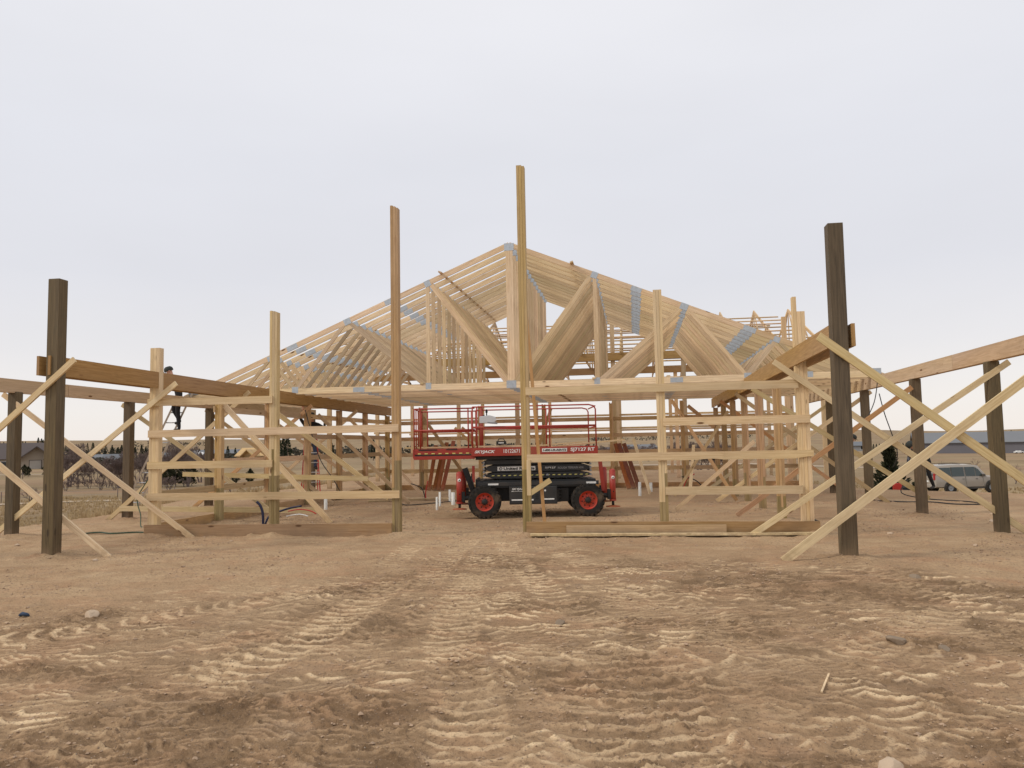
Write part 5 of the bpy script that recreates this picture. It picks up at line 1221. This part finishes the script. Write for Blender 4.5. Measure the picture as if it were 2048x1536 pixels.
hs_ = ((362, 300, .3, 9, 7, 2.6, 1.8, 'wall_white', 'roof_grey', 'small white house in the middle of the distant left cluster'), (378, 290, .1, 8, 6, 2.6, 2.0, 'wall_white', 'roof_white', 'white house with white roof in the distant left cluster'), (393, 300, -.2, 9, 7, 2.5, 1.6, 'wall_grey', 'roof_white', 'grey house with pale roof right of the white houses'),
       (345, 310, .2, 8, 6, 2.4, 1.6, 'wall_tan', 'roof_grey', 'tan house with grey roof behind the left corner post'), (440, 330, 0, 26, 8, 3.2, 1.5, 'wall_green', 'roof_grey', 'long dark green building left of the yellow house shell'), (232, 290, .6, 8, 6, 2.2, 1.8, 'wall_grey', 'roof_grey', 'grey house with pale roof behind the thicket'),
       (200, 300, -.3, 7, 5, 2.2, 1.5, 'wall_grey', 'roof_grey', 'small grey house half hidden behind the thicket'), (500, 330, .2, 10, 8, 2.6, 2.0, 'wall_tan', 'roof_brown', 'brown roofed house above the yellow house shell'),
       (1272, 235, .4, 10, 7, 2.4, 1.5, 'wall_grey', 'steel_roof', 'small house with light grey roof behind the back wall'), (1248, 230, 0, 11, 6, 2.6, .6, 'roof_brown', 'roof_brown', 'low dark flat roofed shed behind the back wall'), (1000, 300, .1, 14, 8, 2.8, 2, 'wall_grey', 'roof_grey', 'grey roofed house above the lift deck'),
       (1908, 350, 0, 8, 5, 2.2, .8, 'wall_grey', 'roof_white', 'dark grey shed with white roof above the metal barn'), (1952, 420, .1, 14, 6, 1.8, 1.2, 'wall_grey', 'roof_white', 'white roofed shed on the rise above the metal barn'), (1700, 300, 0, 10, 6, 2.2, 1.2, 'wall_grey', 'roof_grey', 'small grey house behind the right porch post'))
for px, y, rz, W, D, H, RH, wl, rf, lb in hs_:
    house('small_house' if 'house' in lb else 'shed', px, y, rz, W, D, H, RH, wl, rf, lb, 'house' if 'house' in lb and 'shed' not in lb else 'shed', wins=((-W * .25, 1.4, 1.2, 1.1), (W * .25, 1.4, 1.2, 1.1)))
# yellow sheathed house under construction
house('house_shell', 513, 215, R(-12), 9.5, 6, 2.6, 2.0, 'osb', 'osb', 'yellow board sheathed house shell under construction behind the left wing', 'house shell', gables=((1.5, 4.0, 2.0, 1.6),))
# long steel barn on the right
house('metal_barn', 2010, 232, R(-14), 46, 12, 3.3, 2.6, 'steel_wall', 'steel_roof', 'long low grey metal barn with blue grey roof on the far right', 'barn')
mb = MB(); x = az(2030, 218); mb.box(-2.1, 2.1, -.9, .9, .35, .95); mb.box(-1.3, 1.0, -.8, .8, .95, 1.4); o = mb.build('distant_van', MT['white_paint'], bevel=.15); o.location = (x, 218, gz(x, 218)); o.scale = (.5, .5, .5); tag(o, 'tiny white vehicle parked in front of the metal barn', 'vehicle')
for dx in (-1.3, 1.3):
    for dy in (-.85, .85): mb = MB(); mb.lathe([(0, -.1), (.36, -.1), (.36, .1), (0, .1)], (dx, dy, .36), 'Y', 12); mb.build('wheel', MT['tyre'], o)
# ------------------------------------------------------------------ fences, road
def fence(name, pts, step, h_, label, wires=(.35, .7, 1.0), thick=.05, mt='bark'):
    r = empty(name, (0, 0, 0), 0, label, 'fence'); r.location = (pts[0][0], pts[0][1], gz(*pts[0])); off_ = -r.location; prev = None; lines = [[] for _ in wires]; rnd = random.Random(3)
    for (x0, y0), (x1, y1) in zip(pts[:-1], pts[1:]):
        L = math.hypot(x1 - x0, y1 - y0); n = max(1, int(L / step))
        for k in range(n):
            x, y = x0 + (x1 - x0) * k / n, y0 + (y1 - y0) * k / n; z = gz(x, y); tk_ = thick * (1.6 if k % 3 == 0 else .7); hh = h_ * (1.1 if k % 3 == 0 else .95)
            mb = MB(); mb.tube([(x, y, z - .2), (x + rnd.uniform(-.04, .04), y, z + hh)], tk_, 6); p = mb.build('fence_post', MT[mt], r); p.location = off_
            for q, w_ in enumerate(wires): lines[q].append((x, y, z + w_ * h_))
    for ln in lines:
        mb = MB(); mb.tube(ln, .008, 4); p = mb.build('wire', MT['steel_grey'], r); p.location = off_
fence('wire_fence', [(az(-120, 62), 62), (az(120, 70), 70), (az(460, 76), 76), (az(700, 82), 82)], 4.2, 1.05, 'thin wire fence with dark posts crossing the dry grass on the left')
fence('wooden_fence', [(az(-60, 118), 118), (az(100, 122), 122)], 3.4, 1.1, 'dark post and rail fence in front of the big house', wires=(.55, .95), thick=.09)
def road(name, pts, wd):
    mb = MB(); n = 60
    for i in range(n + 1):
        t_ = i / n * (len(pts) - 1); k = min(int(t_), len(pts) - 2); f_ = t_ - k; (x0, y0), (x1, y1) = pts[k], pts[k + 1]; x, y = x0 + (x1 - x0) * f_, y0 + (y1 - y0) * f_; dx, dy = x1 - x0, y1 - y0; L = math.hypot(dx, dy); nx, ny = -dy / L * wd / 2, dx / L * wd / 2
        for s_ in (-1, -.33, .33, 1): mb.v.append((x + nx * s_, y + ny * s_, gz(x + nx * s_, y + ny * s_) + .05))
    for i in range(n):
        for q in range(3): mb.face([4 * i + q, 4 * i + q + 1, 4 * i + 5 + q, 4 * i + 4 + q], None, 0, True)
    o = mb.build(name, MT['road_dirt'], fix=True); o['kind'] = 'structure'
road('dirt_road', [(az(-250, 58), 58), (az(120, 66), 66), (az(520, 72), 72), (az(900, 78), 78)], 2.2)
road('farm_track', [(az(-100, 138), 138), (az(130, 140), 140), (az(300, 150), 150)], 3)
road('far_road', [(az(1250, 150), 150), (az(1500, 150), 150), (az(1800, 120), 120)], 4)
# dry grass standing around the dirt pad
def tufts():
    rnd = np.random.default_rng(8); n = 26000
    side = rnd.random(n)
    X = np.where(side < .6, -13.4 - rnd.random(n) ** 1.5 * 45, np.where(side < .85, 12 + rnd.random(n) ** 1.4 * 40, rnd.uniform(-20, 24, n)))
    Y = np.where(side < .85, 13 + rnd.random(n) * 60, 47 + rnd.random(n) * 40)
    Z, d = terrain(X, Y); keep = (d > .6) & (fbm(X * .25, Y * .25, 3, 201) > -.25); X, Y, Z = X[keep], Y[keep], Z[keep]; n = len(X)
    m_ = 4; V = []; 
    a_ = rnd.uniform(0, 6.28, (n, m_)); h_ = rnd.uniform(.07, .26, (n, m_)) * (1 + .6 * (rnd.random((n, 1)) > .9)); w_ = .018 + Y[:, None] * .0005; r_ = rnd.uniform(0, .12, (n, m_)); ln = rnd.uniform(.0, .12, (n, m_))
    bx = X[:, None] + np.cos(a_) * r_; by = Y[:, None] + np.sin(a_) * r_; z0 = Z[:, None] + 0 * bx
    P = np.stack([np.stack([bx - w_, by, z0 - .03], -1), np.stack([bx + w_, by, z0 - .03], -1), np.stack([bx + np.cos(a_) * ln, by + np.sin(a_) * ln, z0 + h_], -1)], 2).reshape(-1, 3)
    F = np.arange(len(P)).reshape(-1, 3); me = bpy.data.meshes.new('dry_grass'); me.from_pydata(P.tolist(), [], F.tolist()); me.materials.append(MT['dry_grass'])
    o = bpy.data.objects.new('dry_grass', me); C.link(o); tag(o, 'dry yellow grass tufts around the edge of the bare dirt', 'grass', kind='stuff')
tufts()
